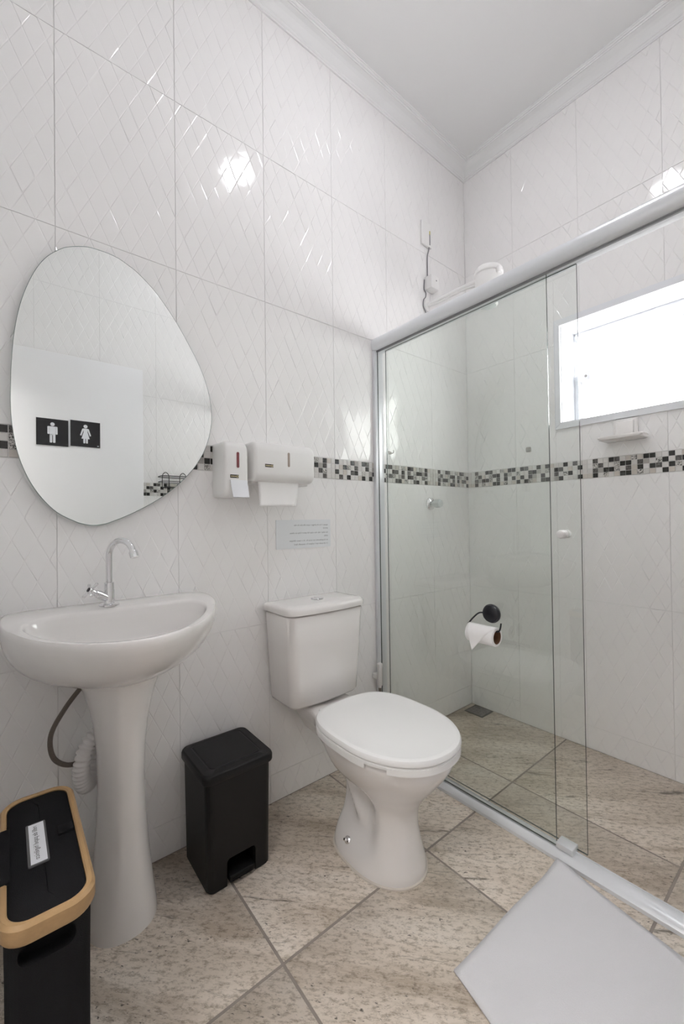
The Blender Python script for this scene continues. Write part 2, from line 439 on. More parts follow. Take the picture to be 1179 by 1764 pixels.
def border_row(wall, u, v, n, o0, segs, joined=False):
    """segs: list of (ustart, uend, idx)"""
    hz = ZR[4]-ZR[3]
    for (a, b, idx) in segs:
        w = b-a; loc = Vector(o0)+u*a+v*ZR[3]
        me = bpy.data.meshes.new('border_tile')
        e = 0.0008
        vs = [(e, e, -0.006), (w-e, e, -0.006), (w-e, hz-e, -0.006), (e, hz-e, -0.006), (e, e, -0.0005), (w-e, e, -0.0005), (w-e, hz-e, -0.0005), (e, hz-e, -0.0005)]
        fs = [(4, 5, 6, 7), (0, 1, 5, 4), (1, 2, 6, 5), (2, 3, 7, 6), (3, 0, 4, 7)]
        me.from_pydata(vs, [], fs); me.materials.append(MT['c_white']); me.update()
        bt = link('border_tile', me, None, wall); bt.matrix_basis = basis(u, v, n, loc)
        nc = 15; cw = w/nc if w > 0.3 else 0.3315/nc
        jv = []; jf = []; jm = []; mats = list('KDMFLBW')
        for c in range(nc):
            uc = (c+0.5)*cw if not joined else (c+0.5)*cw
            if uc+cw/2 > w+0.004: break
            for r in range(4):
                code = chip_code(idx, r, c); vc = hz-(r+0.5)*(hz-0.002)/4-0.001
                if not joined:
                    ch = link('mosaic_chip', CHIP[code], None, bt); ch.location = (uc, vc, 0)
                else:
                    o = len(jv); src = CHIP[code]
                    jv += [(q.co.x+uc, q.co.y+vc, q.co.z) for q in src.vertices]
                    for p in src.polygons: jf.append(tuple(i+o for i in p.vertices)); jm.append(mats.index(code))
        if joined:
            jme = bpy.data.meshes.new('mosaic_chips'); jme.from_pydata(jv, [], jf)
            for k in mats: jme.materials.append(CHIP[k].materials[0])
            for p, mi in zip(jme.polygons, jm): p.material_index = mi
            jme.update(); jo = link('mosaic_chips', jme, None, bt); jo['kind'] = 'stuff'
def tile_wall(wall, u, v, n, o0, seams, hole=None, zrows=ZR, clipz=None):
    """seams: ascending distances along u"""
    sd = 0
    for k in range(len(seams)-1):
        a, b = seams[k], seams[k+1]
        for j in range(len(zrows)-1):
            if j == 3: continue
            z0, z1 = zrows[j], zrows[j+1]
            hl = None
            if hole:
                hx0, hx1, hz0, hz1 = hole
                if hx0 < b and hx1 > a and hz0 < z1 and hz1 > z0:
                    hl = (hx0-a, hx1-a, hz0-z0, hz1-z0)
                    if hl[0] <= 0.002 and hl[1] >= b-a-0.002 and hl[2] <= 0.002 and hl[3] >= z1-z0-0.002: continue
            sd += 1
            vo = 0.575-0.105 if j == 0 else 0.0
            me = tile_me(b-a, z1-z0, sd % 3, hl, vo)
            t = link('tile', me, None, wall); t.matrix_basis = basis(u, v, n, Vector(o0)+u*a+v*z0)

X, Y, Z = Vector((1, 0, 0)), Vector((0, 1, 0)), Vector((0, 0, 1))
TH = 0.15
WX0, WX1, WZ0, WZ1 = 0.497, 1.300, 1.492, 2.020     # window casing outer
# --- left wall
wl = box('wall_left', (-TH, Y0-TH, -0.02), (-0.0018, TH+0.05, ZC+0.05), MT['grout']); tag(wl, 'white glossy tiled wall behind the mirror and toilet', kind='structure')
ls = [0.0-(s) for s in LS]      # distances from back corner, ascending
seamsL = sorted([s-Y0 for s in LS])   # u along +y from near wall
tile_wall(wl, Y, Z, X, (0, Y0, 0), seamsL)
border_row(wl, Y, Z, X, (0, Y0, 0), [(seamsL[k], seamsL[k+1], k) for k in range(len(seamsL)-1)])
# --- back wall with window opening (four blocks)
def block_wall(name, pieces, mat, label):
    vs = []; fs = []
    for a, b in pieces:
        o = len(vs)
        for z in (a[2], b[2]):
            vs += [(a[0], a[1], z), (b[0], a[1], z), (b[0], b[1], z), (a[0], b[1], z)]
        fs += [tuple(o+i for i in q) for q in ((3, 2, 1, 0), (4, 5, 6, 7), (0, 1, 5, 4), (1, 2, 6, 5), (2, 3, 7, 6), (3, 0, 4, 7))]
    o = mesh(name, vs, fs, mat, fix=False); return tag(o, label, kind='structure')
ix0, ix1, iz0, iz1 = WX0+0.024, WX1-0.024, WZ0+0.028, WZ1-0.026
BT = 0.20
wb = block_wall('wall_back', [((0, 0.0018, -0.02), (ix0, BT, ZC+0.05)), ((ix1, 0.0018, -0.02), (RW+TH, BT, ZC+0.05)),
                              ((ix0, 0.0018, -0.02), (ix1, BT, iz0)), ((ix0, 0.0018, iz1), (ix1, BT, ZC+0.05))], MT['grout'],
                'white glossy tiled wall with the window, behind the shower')
tile_wall(wb, X, Z, -Y, (0, 0, 0), BS, hole=(ix0-0.004, ix1+0.004, iz0-0.004, iz1+0.004))
border_row(wb, X, Z, -Y, (0, 0, 0), [(BS[k], BS[k+1], k) for k in range(len(BS)-1)])
# --- right wall (seen in the mirror)
wr = box('wall_right', (RW+0.0012, Y0-TH, -0.02), (RW+TH, 0.004, ZC+0.05), MT['grout']); tag(wr, 'white tiled wall reflected in the mirror', kind='structure')
seamsR = [0.0, 0.323, 0.646, 0.975, 1.305, 1.635, 1.965, -Y0]
tile_wall(wr, -Y, Z, -X, (RW, 0, 0), seamsR)
border_row(wr, -Y, Z, -X, (RW, 0, 0), [(seamsR[k], seamsR[k+1], k+1) for k in range(len(seamsR)-1)], joined=True)
# --- near wall with doorway, hallway behind it
DX0, DX1, DZ = 0.68, 1.50, 2.10
wf = block_wall('wall_front', [((-0.005, Y0-TH, -0.02), (DX0, Y0, ZC+0.05)), ((DX1, Y0-TH, -0.02), (RW+0.005, Y0, ZC+0.05)), ((DX0, Y0-TH, DZ), (DX1, Y0, ZC+0.05))],
                MT['paint'], 'plain white wall with the doorway behind the camera')
HY = -3.7
hw = block_wall('wall_hallway', [((-0.6, HY-0.1, -0.02), (2.6, HY, 2.8)), ((-0.7, HY, -0.02), (-0.6, Y0-TH, 2.8)), ((2.6, HY, -0.02), (2.7, Y0-TH, 2.8)),
                                 ((-0.7, Y0-TH, -0.02), (-TH, Y0-TH+0.05, 2.8)), ((RW+TH, Y0-TH, -0.02), (2.7, Y0-TH+0.05, 2.8))], MT['paint'], 'white hallway wall outside the doorway')
tag(box('ceiling_hallway', (-0.7, HY-0.1, 2.7), (2.7, Y0-TH+0.001, 2.8), MT['paint']), 'white hallway ceiling outside the doorway', kind='structure')
tag(box('floor_hallway', (-0.7, HY-0.1, -0.06), (2.7, Y0-TH+0.001, 0.0), MT['fgrout']), 'hallway floor outside the doorway', kind='structure')
# --- floor
fl = box('floor', (-0.005, Y0-TH, -0.06), (RW+0.005, 0.005, -0.0012), MT['fgrout']); tag(fl, 'beige streaked stone-look floor tiles with grey grout', kind='structure')
FX = [0.0, 0.5166, 1.0530, RW]; FY = [0.0, -0.5042, -1.0407, -1.5772, -2.1137, Y0-TH]
g = 0.0036
for i in range(3):
    for j in range(5):
        x0, x1 = FX[i], FX[i+1]; y1, y0 = FY[j], FY[j+1]
        a = (x0+(g if i else 0.0015), y0+g, -0.02); b = (x1-(g if i < 2 else 0.0015), y1-(g if j else 0.0015), 0.0)
        tl = box('floor_tile', a, b, MT['stone'], fl, bev=0.0006, seg=1)
# --- ceiling, cornice
tag(box('ceiling', (-TH, Y0-TH, ZC), (RW+TH, BT, ZC+0.12), MT['paint']), 'plain white painted ceiling', kind='structure')
prof = [(0.0, 3.026), (0.006, 3.026), (0.0075, 3.029), (0.006, 3.033), (0.010, 3.035), (0.0125, 3.038), (0.0115, 3.042),
        (0.0155, 3.046), (0.022, 3.0555), (0.030, 3.066), (0.040, 3.0745), (0.050, 3.080), (0.0535, 3.0825), (0.0565, 3.0815), (0.0585, 3.085),
        (0.0585, 3.088), (0.0625, 3.0875), (0.0655, 3.090), (0.066, 3.094), (0.069, 3.095), (0.070, 3.0995)]
cv = []; cf = []
for d, z in prof:
    cv += [(d, -d, z), (RW-d, -d, z), (RW-d, Y0+d, z), (d, Y0+d, z)]
for k in range(len(prof)-1):
    for i in range(4):
        j = (i+1) % 4; cf.append((k*4+i, k*4+j, k*4+4+j, k*4+4+i))
co = mesh('trim_1', cv, cf, MT['plaster'], fix=False, smooth=False); tag(co, 'moulded white plaster cornice around the ceiling', kind='structure')
# --- ceiling lamp (source of the highlights on the tiles)
lt = thing('ceiling_lamp', (0.77, -1.03, ZC), 'round white flush ceiling lamp in the middle of the ceiling', 'lamp')
lathe('lamp_base', (0.77, -1.03, ZC-0.0003), (0, 0, -1), [(0.10, 0), (0.10, 0.02), (0.094, 0.026)], MT['plastic'], lt, n=40)
lathe('diffuser', (0.77, -1.03, ZC-0.026), (0, 0, -1), [(0.085, 0), (0.084, 0.010), (0.075, 0.020), (0.05, 0.028), (0.02, 0.031), (0.0005, 0.0315)], emis('lamp_glow', (0.955, 0.958, 1.0), LAMP_STRENGTH), lt, n=40)
lh = thing('hallway_fill_light', (1.1, -3.0, 2.7), 'square fill light panel added on the unseen hallway ceiling', 'lamp')  # added out of view, sends soft fill through the doorway
box('fill_frame', (0.78, -3.32, 2.68), (1.42, -2.68, 2.6999), MT['plastic'], lh)
box('diffuser', (0.80, -3.30, 2.672), (1.40, -2.70, 2.6799), emis('hall_fill_glow', (1.0, 0.97, 0.94), HALL_FILL_STRENGTH), lh)

# ------------------------------------------------------------------ window
w1 = bpy.data.objects.new('window_1', None); COL.objects.link(w1); w1.location = ((WX0+WX1)/2, 0, WZ0)
tag(w1, 'wide white aluminium window glowing with daylight above the shower band', kind='structure')
def ring_frame(name, x0, x1, z0, z1, t, y0, y1, mat, parent, tz=None):
    """mitred rectangular frame: four boards of their own mesh"""
    tz = tz or t
    o = [(x0, z0), (x1, z0), (x1, z1), (x0, z1)]; i_ = [(x0+t, z0+tz), (x1-t, z0+tz), (x1-t, z1-tz), (x0+t, z1-tz)]
    k = 0.0007; res = []
    for s in range(4):
        e = (s+1) % 4
        q = [o[s], o[e], i_[e], i_[s]]
        cx = sum(p[0] for p in q)/4; cz = sum(p[1] for p in q)/4
        q = [(p[0]+(k if p[0] < cx else -k)*(1 if s in (0, 2) else 0), p[1]+(k if p[1] < cz else -k)*(1 if s in (1, 3) else 0)) for p in q]
        vs = [(p[0], y0, p[1]) for p in q]+[(p[0], y1, p[1]) for p in q]
        fs = [(0, 1, 2, 3), (7, 6, 5, 4)]+[(a, (a+1) % 4, (a+1) % 4+4, a+4) for a in range(4)]
        res.append(mesh(name, vs, fs, mat, parent))
    return res
ring_frame('casing', WX0, WX1, WZ0, WZ1, 0.0262, -0.012, 0.004, MT['winframe'], w1, 0.030)
ring_frame('reveal_board', ix0-0.001, ix1+0.001, iz0-0.001, iz1+0.001, 0.006, 0.004, 0.185, MT['winframe'], w1)
ring_frame('sash', ix0+0.006, ix1-0.006, iz0+0.006, iz1-0.006, 0.026, 0.150, 0.180, MT['winframe'], w1)
box('pane', (ix0+0.03, 0.162, iz0+0.03), (ix1-0.03, 0.166, iz1-0.03), MT['winglass'], w1)
box('stay_arm', (ix0+0.022, 0.10, 1.76), (ix0+0.030, 0.112, 1.93), MT['winframe'], w1, bev=0.002)
br = box('latch_bracket', (ix0+0.028, 0.125, 1.735), (ix0+0.085, 0.150, 1.785), MT['winframe'], w1, bev=0.004)
lathe('screw', (ix0+0.066, 0.125, 1.758), (0, -1, 0), [(0.006, 0), (0.006, 0.0015), (0.004, 0.002)], MT['steel'], br, n=12)
box('side_guide', (ix0+0.032, 0.135, iz0+0.01), (ix0+0.046, 0.150, 1.735), MT['winframe'], w1, bev=0.002)
hd = box('window_handle', (0.962, 0.125, 1.900), (1.012, 0.149, 1.955), MT['alu'], w1, bev=0.005)
tube('handle_lever', [(0.985, 0.122, 1.93), (0.985, 0.10, 1.925), (0.99, 0.09, 1.90), (1.0, 0.088, 1.86)], 0.006, MT['alu'], hd)

# ------------------------------------------------------------------ open door leaf against the right wall, with the two pictograms
d1 = bpy.data.objects.new('door_1', None); COL.objects.link(d1); d1.location = (1.52, -1.80, 0)
tag(d1, 'smooth white door leaf standing open, reflected in the mirror', kind='structure')
DY0, DY1 = -2.205, -1.402; DXF = 1.497
box('leaf', (DXF, DY0, 0.008), (DXF+0.035, DY1, 2.05), MT['door'], d1, bev=0.002)
hx = lathe('handle_rose', (DXF, DY1-0.06, 1.02), (-1, 0, 0), [(0.025, 0), (0.025, 0.006), (0.02, 0.008)], MT['chrome'], d1, n=24)
tube('handle_lever', spline([(DXF-0.004, DY1-0.06, 1.02), (DXF-0.045, DY1-0.06, 1.02), (DXF-0.055, DY1-0.07, 1.02), (DXF-0.055, DY1-0.16, 1.02)], 6), 0.008, MT['chrome'], hx)
def pictogram(fem):
    polys = []
    def circ(cx, cy, rx, ry, n=20): return [(cx+rx*math.cos(2*math.pi*i/n), cy+ry*math.sin(2*math.pi*i/n)) for i in range(n)]
    polys.append(circ(0, 0.0455, 0.0105, 0.0105))
    if not fem:
        polys.append(rrect(-0.0145, 0.0145, -0.016, 0.033, 0.004, 3))
        polys += [rrect(s*0.0195-0.0045, s*0.0195+0.0045, -0.012, 0.033, 0.004, 3) for s in (-1, 1)]
        polys += [rrect(s*0.0075-0.006, s*0.0075+0.006, -0.060, -0.010, 0.004, 3) for s in (-1, 1)]
        polys.append([(-0.024, 0.026), (0.024, 0.026), (0.018, 0.033), (-0.018, 0.033)])
    else:
        polys.append([(-0.011, 0.033), (-0.010, 0.012), (-0.021, -0.028), (0.021, -0.028), (0.010, 0.012), (0.011, 0.033)][::-1])
        for s in (-1, 1):
            q = [(s*0.011, 0.033), (s*0.0165, 0.031), (s*0.0285, -0.008), (s*0.021, -0.011), (s*0.011, 0.020)]
            polys.append(q if s < 0 else q[::-1])
            polys.append(rrect(s*0.0065-0.005, s*0.0065+0.005, -0.055, -0.025, 0.003, 3))
    return polys
for (yc, zc, fem, lb) in ((-1.884, 1.589, False, 'black square sign with a white man pictogram on the open door'), (-1.722, 1.597, True, 'black square sign with a white woman pictogram on the open door')):
    s = thing('restroom_sign', (DXF, yc, zc-0.078), lb, 'sign')
    hs = 0.076
    prism('plate', [(yc-hs, zc-hs), (yc+hs, zc-hs), (yc+hs, zc+hs), (yc-hs, zc+hs)], lambda u, v, d: (DXF-d, u, v), 0.0002, 0.004, MT['signblack'], s)
    vs = []; fs = []
    for k, pl in enumerate(pictogram(fem)):
        o = len(vs); vs += [(DXF-0.0042-0.0001*(k % 3), yc+u, zc+v) for u, v in pl]; fs.append(tuple(range(o, o+len(pl))))
    mesh('pictogram', vs, fs, MT['signwhite'], s, fix=False)
    if fem: prism('mark', [(yc+0.060, zc-0.068), (yc+0.068, zc-0.068), (yc+0.069, zc-0.064), (yc+0.061, zc-0.064)], lambda u, v, d: (DXF-d, u, v), 0.004, 0.0045, MT['signwhite'], s)
# wire rack on the right wall, caught by the mirror
rk = thing('wire_rack', (1.53, -1.17, 1.27), 'black wire rack mounted over the mosaic band, seen in the mirror', 'rack')
rx0, rx1 = 1.44, 1.556
def loop3(y0, y1, x0, x1, z, r=0.03):
    p = rrect(y0, y1, x0, x1, r, 5); p.append(p[0]); return [(q[1], q[0], z) for q in p]
rim_r = tube('rim', loop3(-1.305, -1.02, rx0, rx1-0.004, 1.370), 0.0028, MT['wire'], rk, n=8)
tube('rim', loop3(-1.305, -1.02, rx0, rx1-0.004, 1.335), 0.0022, MT['wire'], rk, n=8)
tube('base_rail', loop3(-1.275, -1.05, rx0+0.02, rx1-0.004, 1.300), 0.0028, MT['wire'], rk, n=8)
for yy in (-1.25, -1.135):
    tube('hanger_loop', spline([(rx1-0.006, yy-0.022, 1.295), (rx1-0.006, yy-0.022, 1.36), (rx1-0.006, yy-0.018, 1.39), (rx1-0.006, yy, 1.405), (rx1-0.006, yy+0.018, 1.39), (rx1-0.006, yy+0.022, 1.36), (rx1-0.006, yy+0.022, 1.295)], 5), 0.0024, MT['wire'], rk, n=8)
for yy in (-1.24, -1.20, -1.16, -1.12, -1.08):
    tube('slat', [(rx0+0.02, yy, 1.300), (rx1-0.006, yy, 1.300)], 0.002, MT['wire'], rk, n=6)

# ------------------------------------------------------------------ mirror
mir_px = [(400,70),(445,73),(490,85),(545,104),(600,130),(650,165),(700,205),(780,290),(850,385),(910,480),(965,580),(1010,670),(1045,760),(1068,850),(1076,930),(1073,990),(1058,1060),(1030,1130),(985,1200),(920,1270),(840,1335),(750,1390),(660,1435),(560,1475),(515,1486),(470,1490),(425,1484),(380,1470),(290,1425),(210,1350),(150,1265),(105,1170),(78,1080),(60,980),(52,880),(52,780),(55,680),(65,550),(82,440),(105,350),(140,260),(185,180),(240,120),(310,82),(355,72)]
MX = 0.018
def wall_pt(px, py, x):      # photograph pixel -> point of the plane x = const (used once to take the outline off the photo)
    d = fw*F_PX + rr*(px-PPX) - uu*(py-PPY); t = (x-CAM.x)/d.x; return CAM+d*t
mo = [wall_pt(a/2.9475, 400+b/2.9475, MX) for a, b in mir_px]
mo = spline(mo+[mo[0]], 4)[:-1]
poly = [(p.y, p.z) for p in mo]
mt = thing('wall_mirror', (0.01, sum(p[0] for p in poly)/len(poly), min(p[1] for p in poly)), 'large frameless pebble-shaped mirror hanging above the sink', 'mirror')
ar = sum(poly[i-1][0]*poly[i][1]-poly[i][0]*poly[i-1][1] for i in range(len(poly)))
if ar < 0: poly = poly[::-1]
def MPL(u, v, d): return (d, u, v)
prism('edge', poly, MPL, MX-0.005, MX-0.0004, MT['mirror_edge'], mt)
cyp = sum(p[0] for p in poly)/len(poly); czp = sum(p[1] for p in poly)/len(poly)
inn = [(cyp+(p[0]-cyp)*0.995, czp+(p[1]-czp)*0.995) for p in poly]
mesh('mirror_glass', [(MX, p[0], p[1]) for p in inn], [tuple(range(len(inn)))], MT['mirror'], mt, fix=False)
prism('backing', [(cyp+(p[0]-cyp)*0.8, czp+(p[1]-czp)*0.8) for p in poly], MPL, 0.0015, MX-0.005, MT['plastic'], mt)

# ------------------------------------------------------------------ pedestal sink
SY = -1.846
half = [(0.002, 0.0), (0.002, 0.12), (0.002, 0.22), (0.006, 0.243), (0.03, 0.255), (0.08, 0.263), (0.13, 0.262), (0.17, 0.252), (0.21, 0.235), (0.25, 0.212), (0.29, 0.182), (0.33, 0.146), (0.365, 0.106), (0.39, 0.066), (0.403, 0.03), (0.407, 0.0)]
OUTL = [(x, h) for x, h in half]+[(x, -h) for x, h in half[::-1][1:-1]]
half2 = [(0.114, 0.0), (0.114, 0.10), (0.114, 0.15), (0.119, 0.186), (0.134, 0.211), (0.160, 0.222), (0.20, 0.212), (0.24, 0.189), (0.28, 0.158), (0.32, 0.119), (0.35, 0.081), (0.370, 0.042), (0.376, 0.0)]
INL = half2+[(x, -h) for x, h in half2[::-1][1:-1]]
def ray_r(poly2, c, a):
    d = (math.cos(a), math.sin(a)); best = 0
    for i in range(len(poly2)):
        p, q = poly2[i-1], poly2[i]
        ex, ey = q[0]-p[0], q[1]-p[1]; den = d[0]*ey-d[1]*ex
        if abs(den) < 1e-12: continue
        wx, wy = p[0]-c[0], p[1]-c[1]
        t = (wx*ey-wy*ex)/den; s = (wx*d[1]-wy*d[0])/den
        if t > 0 and -1e-6 <= s <= 1+1e-6: best = max(best, t)
    return best
SC = (0.22, 0.0); NS = 128
angs = [2*math.pi*i/NS for i in range(NS)]
ro = [ray_r(OUTL, SC, a) for a in angs]; ri = [ray_r(INL, SC, a) for a in angs]
def smooth_list(l, it=2):
    for _ in range(it): l = [(l[i-1]+2*l[i]+l[(i+1) % len(l)])/4 for i in range(len(l))]
    return l
ri = smooth_list(ri, 6); ro = smooth_list(ro, 2)
def rimz(x): 
    t = max(0, min(1, (x-0.04)/0.30)); return 0.836-0.030*t*t*(3-2*t)
def ring_o(s, dz, c=None, zabs=None, minx=0.0015):
    out = []
    for a, r in zip(angs, ro):
        px, py = SC[0]+r*math.cos(a), r*math.sin(a)
        z0 = rimz(px)
        cx = SC[0] if c is None else c
        x = cx+(px-SC[0])*s if c is None else c+(px-c)*s
        y = py*s
        out.append((max(x, minx), SY+y, z0+dz if zabs is None else zabs))
    return out
def ring_b(t, z, ell, cx=0.125):
    """blend outer outline to an ellipse (rx, ry) about cx"""
    out = []
    for a, r in zip(angs, ro):
        px, py = SC[0]+r*math.cos(a), r*math.sin(a)
        th = math.atan2(py/0.26, (px-0.2)/0.2)
        ex, ey = cx+ell[0]*math.cos(th), ell[1]*math.sin(th)
        x = px*(1-t)+ex*t; y = py*(1-t)+ey*t
        zr = rimz(px)
        out.append((max(x, 0.0015), SY+y, zr*(1-min(1, t*3))+z*min(1, t*3) if t < 0.34 else z))
    return out
def ring_i(s, dz, zabs=None, cx=0.262):
    out = []
    for a, r in zip(angs, ri):
        px, py = SC[0]+r*math.cos(a), r*math.sin(a)
        x = cx+(px-cx)*s; y = py*s
        out.append((x, SY+y, rimz(px)+dz if zabs is None else zabs))
    return out
def ring_mid(t, dz):
    return [(SC[0]+(o*(1-t)+i*t)*math.cos(a), SY+(o*(1-t)+i*t)*math.sin(a), rimz(SC[0]+(o*(1-t)+i*t)*math.cos(a))+dz) for a, o, i in zip(angs, ro, ri)]
def ring_s(sc, z, cx):
    return [(max(0.0015, cx+r*math.cos(a)*sc), SY+r*math.sin(a)*(sc**0.9), z) for a, r in zip(angs, ro)]
rings = [ring_s(.40, .646, .13), ring_s(.48, .651, .136), ring_s(.58, .660, .147), ring_s(.685, .673, .160), ring_s(.775, .689, .174), ring_s(.85, .708, .189), ring_s(.91, .730, .202), ring_s(.955, .753, .211), ring_s(.983, .775, .217),
         ring_o(1.0, -0.016), ring_o(1.0, -0.006), ring_o(0.992, -0.001), ring_mid(0.1, 0.0008), ring_mid(0.5, 0.0), ring_mid(0.85, -0.001), ring_i(1.0, -0.003), ring_i(0.985, -0.010), ring_i(0.96, -0.03),
         ring_i(0.90, 0, 0.752), ring_i(0.76, 0, 0.726), ring_i(0.58, 0, 0.711), ring_i(0.35, 0, 0.703), ring_i(0.1, 0, 0.700)]
sk = thing('pedestal_sink', (0.13, SY, 0), 'white ceramic pedestal sink against the tiled wall under the mirror', 'sink')
loft('basin', rings, MT['ceramic'], sk, True, True, angle=60)
lathe('drain_ring', (0.262, SY, 0.7005), (0, 0, 1), [(0.03, 0), (0.03, 0.002), (0.022, 0.003), (0.018, 0.001)], MT['chrome'], sk, n=24)
pedc = [(0.0, 0.095, 0.086), (0.02, 0.094, 0.085), (0.05, 0.090, 0.081), (0.10, 0.084, 0.075), (0.18, 0.076, 0.067), (0.28, 0.070, 0.060), (0.38, 0.068, 0.057), (0.46, 0.070, 0.060), (0.53, 0.077, 0.067), (0.58, 0.086, 0.077), (0.62, 0.096, 0.088), (0.66, 0.11, 0.102), (0.68, 0.115, 0.11)]
pr_ = []
for z, rx, ry in pedc:
    ring = []
    for i in range(48):
        a = 2*math.pi*i/48; ca, sa = math.cos(a), math.sin(a)
        x = 0.122+rx*(abs(ca)**0.9)*(1 if ca > 0 else -1) if ca > 0 else 0.122+0.75*rx*ca
        ring.append((x, SY-0.003+ry*(abs(sa)**0.92)*(1 if sa > 0 else -1), z))
    pr_.append(ring)
loft('pedestal', pr_, MT['ceramic'], sk, True, True, angle=60)

# faucet
fx, fy, fz = 0.070, -1.866, 0.836
fa = thing('faucet', (fx, fy, fz), 'chrome gooseneck faucet with a cross handle standing on the sink', 'faucet')
lathe('base_flange', (fx, fy, fz-0.002), Z, [(0.026, 0), (0.026, 0.004), (0.021, 0.007), (0.014, 0.008)], MT['chrome'], fa)
lathe('valve_body', (fx, fy, fz+0.005), Z, [(0.0135, 0), (0.0135, 0.035), (0.0125, 0.04), (0.0125, 0.058), (0.009, 0.060)], MT['chrome'], fa)
SD = Vector((0.85, 0.53, 0)).normalized(); SR = 0.045
sp = [Vector((fx, fy, fz+0.062)), Vector((fx, fy, fz+0.10)), Vector((fx, fy, fz+0.137))]
for k in range(1, 13):
    a = R(180-165*k/12); sp.append(Vector((fx, fy, fz+0.137))+SD*(SR+SR*math.cos(a))+Z*SR*math.sin(a))
tube('spout', sp, 0.0085, MT['chrome'], fa, n=16)
dd = (sp[-1]-sp[-2]).normalized()
lathe('aerator', sp[-1]-dd*0.004, dd, [(0.0105, 0), (0.0115, 0.003), (0.0115, 0.018), (0.0095, 0.019)], MT['chrome'], fa, n=24)
hdv = Vector((0.25, -0.80, 0.52)).normalized(); hb = Vector((fx, fy, fz+0.016))
lathe('handle_stem', hb+hdv*0.008, hdv, [(0.011, 0), (0.011, 0.028), (0.0095, 0.029), (0.0095, 0.036), (0.006, 0.037), (0.006, 0.048)], MT['chrome'], fa, n=24)
hc = hb+hdv*0.060
ch = lathe('handle_hub', hc-hdv*0.006, hdv, [(0.007, 0), (0.009, 0.004), (0.009, 0.010), (0.006, 0.011)], MT['chrome'], fa, n=20)
lathe('handle_cap', hc+hdv*0.005, hdv, [(0.0062, 0), (0.0062, 0.001), (0.004, 0.0013)], MT['blackmetal'], ch, n=16)
_, ha, hbv = frame_of(hdv)
for k in range(4):
    a = R(45+90*k+12); dv = ha*math.cos(a)+hbv*math.sin(a)
    lathe('handle_spoke', hc+dv*0.006, dv, [(0.004, 0), (0.0042, 0.012), (0.0044, 0.019), (0.003, 0.021)], MT['chrome'], fa, n=12)
# hoses under the sink
hs = thing('supply_hose', (0.06, -1.955, 0.41), 'dark braided steel supply hose looping under the sink', 'hose')
tube('hose', spline([(0.085, -1.90, 0.665), (0.07, -1.932, 0.625), (0.06, -1.972, 0.57), (0.06, -2.003, 0.51), (0.06, -1.998, 0.45), (0.055, -1.965, 0.416), (0.04, -1.925, 0.413), (0.004, -1.895, 0.44)], 8), 0.0062, MT['braid'], hs, n=12)
lathe('hose_nut', (0.0012, -1.893, 0.442), (1, 0, 0), [(0.014, 0), (0.014, 0.004), (0.010, 0.006), (0.010, 0.014)], MT['chrome'], hs, n=8)
dr = thing('drain_pipe', (0.09, -1.93, 0.36), 'white corrugated drain pipe curving behind the sink pedestal', 'pipe')
pts = spline([(0.070, -1.86, 0.52), (0.075, -1.895, 0.495), (0.085, -1.925, 0.465), (0.09, -1.938, 0.42), (0.088, -1.938, 0.385), (0.078, -1.93, 0.358), (0.055, -1.915, 0.352), (0.03, -1.90, 0.368), (0.006, -1.885, 0.39)], 14)
nn = len(pts)
tube('corrugated_pipe', pts, lambda t: 0.0185+0.0022*(1 if (int(t*(nn-1)) % 4) < 2 else -1), MT['hose'], dr, n=20, angle=80)
lathe('wall_flange', (0.0012, -1.882, 0.393), (1, 0, 0), [(0.032, 0), (0.030, 0.005), (0.021, 0.009)], MT['hose'], dr, n=24)

# ------------------------------------------------------------------ toilet
TY = -1.155
to = thing('toilet', (0.35, TY, 0), 'white ceramic close-coupled toilet with closed seat lid beside the glass screen', 'toilet')
ctrl = [(0.0, .262, .580, .117), (0.02, .262, .580, .116), (0.05, .266, .572, .110), (0.09, .272, .563, .101), (0.14, .276, .557, .094), (0.19, .275, .563, .097), (0.235, .268, .588, .111), (0.28, .258, .624, .134), (0.32, .250, .655, .156), (0.35, .244, .673, .169), (0.375, .242, .682, .176), (0.388, .244, .682, .176), (0.3935, .250, .677, .171)]
def interp(c, z):
    for k in range(len(c)-1):
        if c[k][0] <= z <= c[k+1][0]:
            t = (z-c[k][0])/(c[k+1][0]-c[k][0]); 
            p0 = c[max(k-1, 0)]; p1 = c[k]; p2 = c[k+1]; p3 = c[min(k+2, len(c)-1)]
            out = []
            for i in (1, 2, 3):
                m1 = (p2[i]-p0[i])/max(1e-6, (p2[0]-p0[0]))*(p2[0]-p1[0]); m2 = (p3[i]-p1[i])/max(1e-6, (p3[0]-p1[0]))*(p2[0]-p1[0])
                h = t
                out.append((2*h**3-3*h*h+1)*p1[i]+(h**3-2*h*h+h)*m1+(-2*h**3+3*h*h)*p2[i]+(h**3-h*h)*m2)
            return out
    return c[-1][1:]
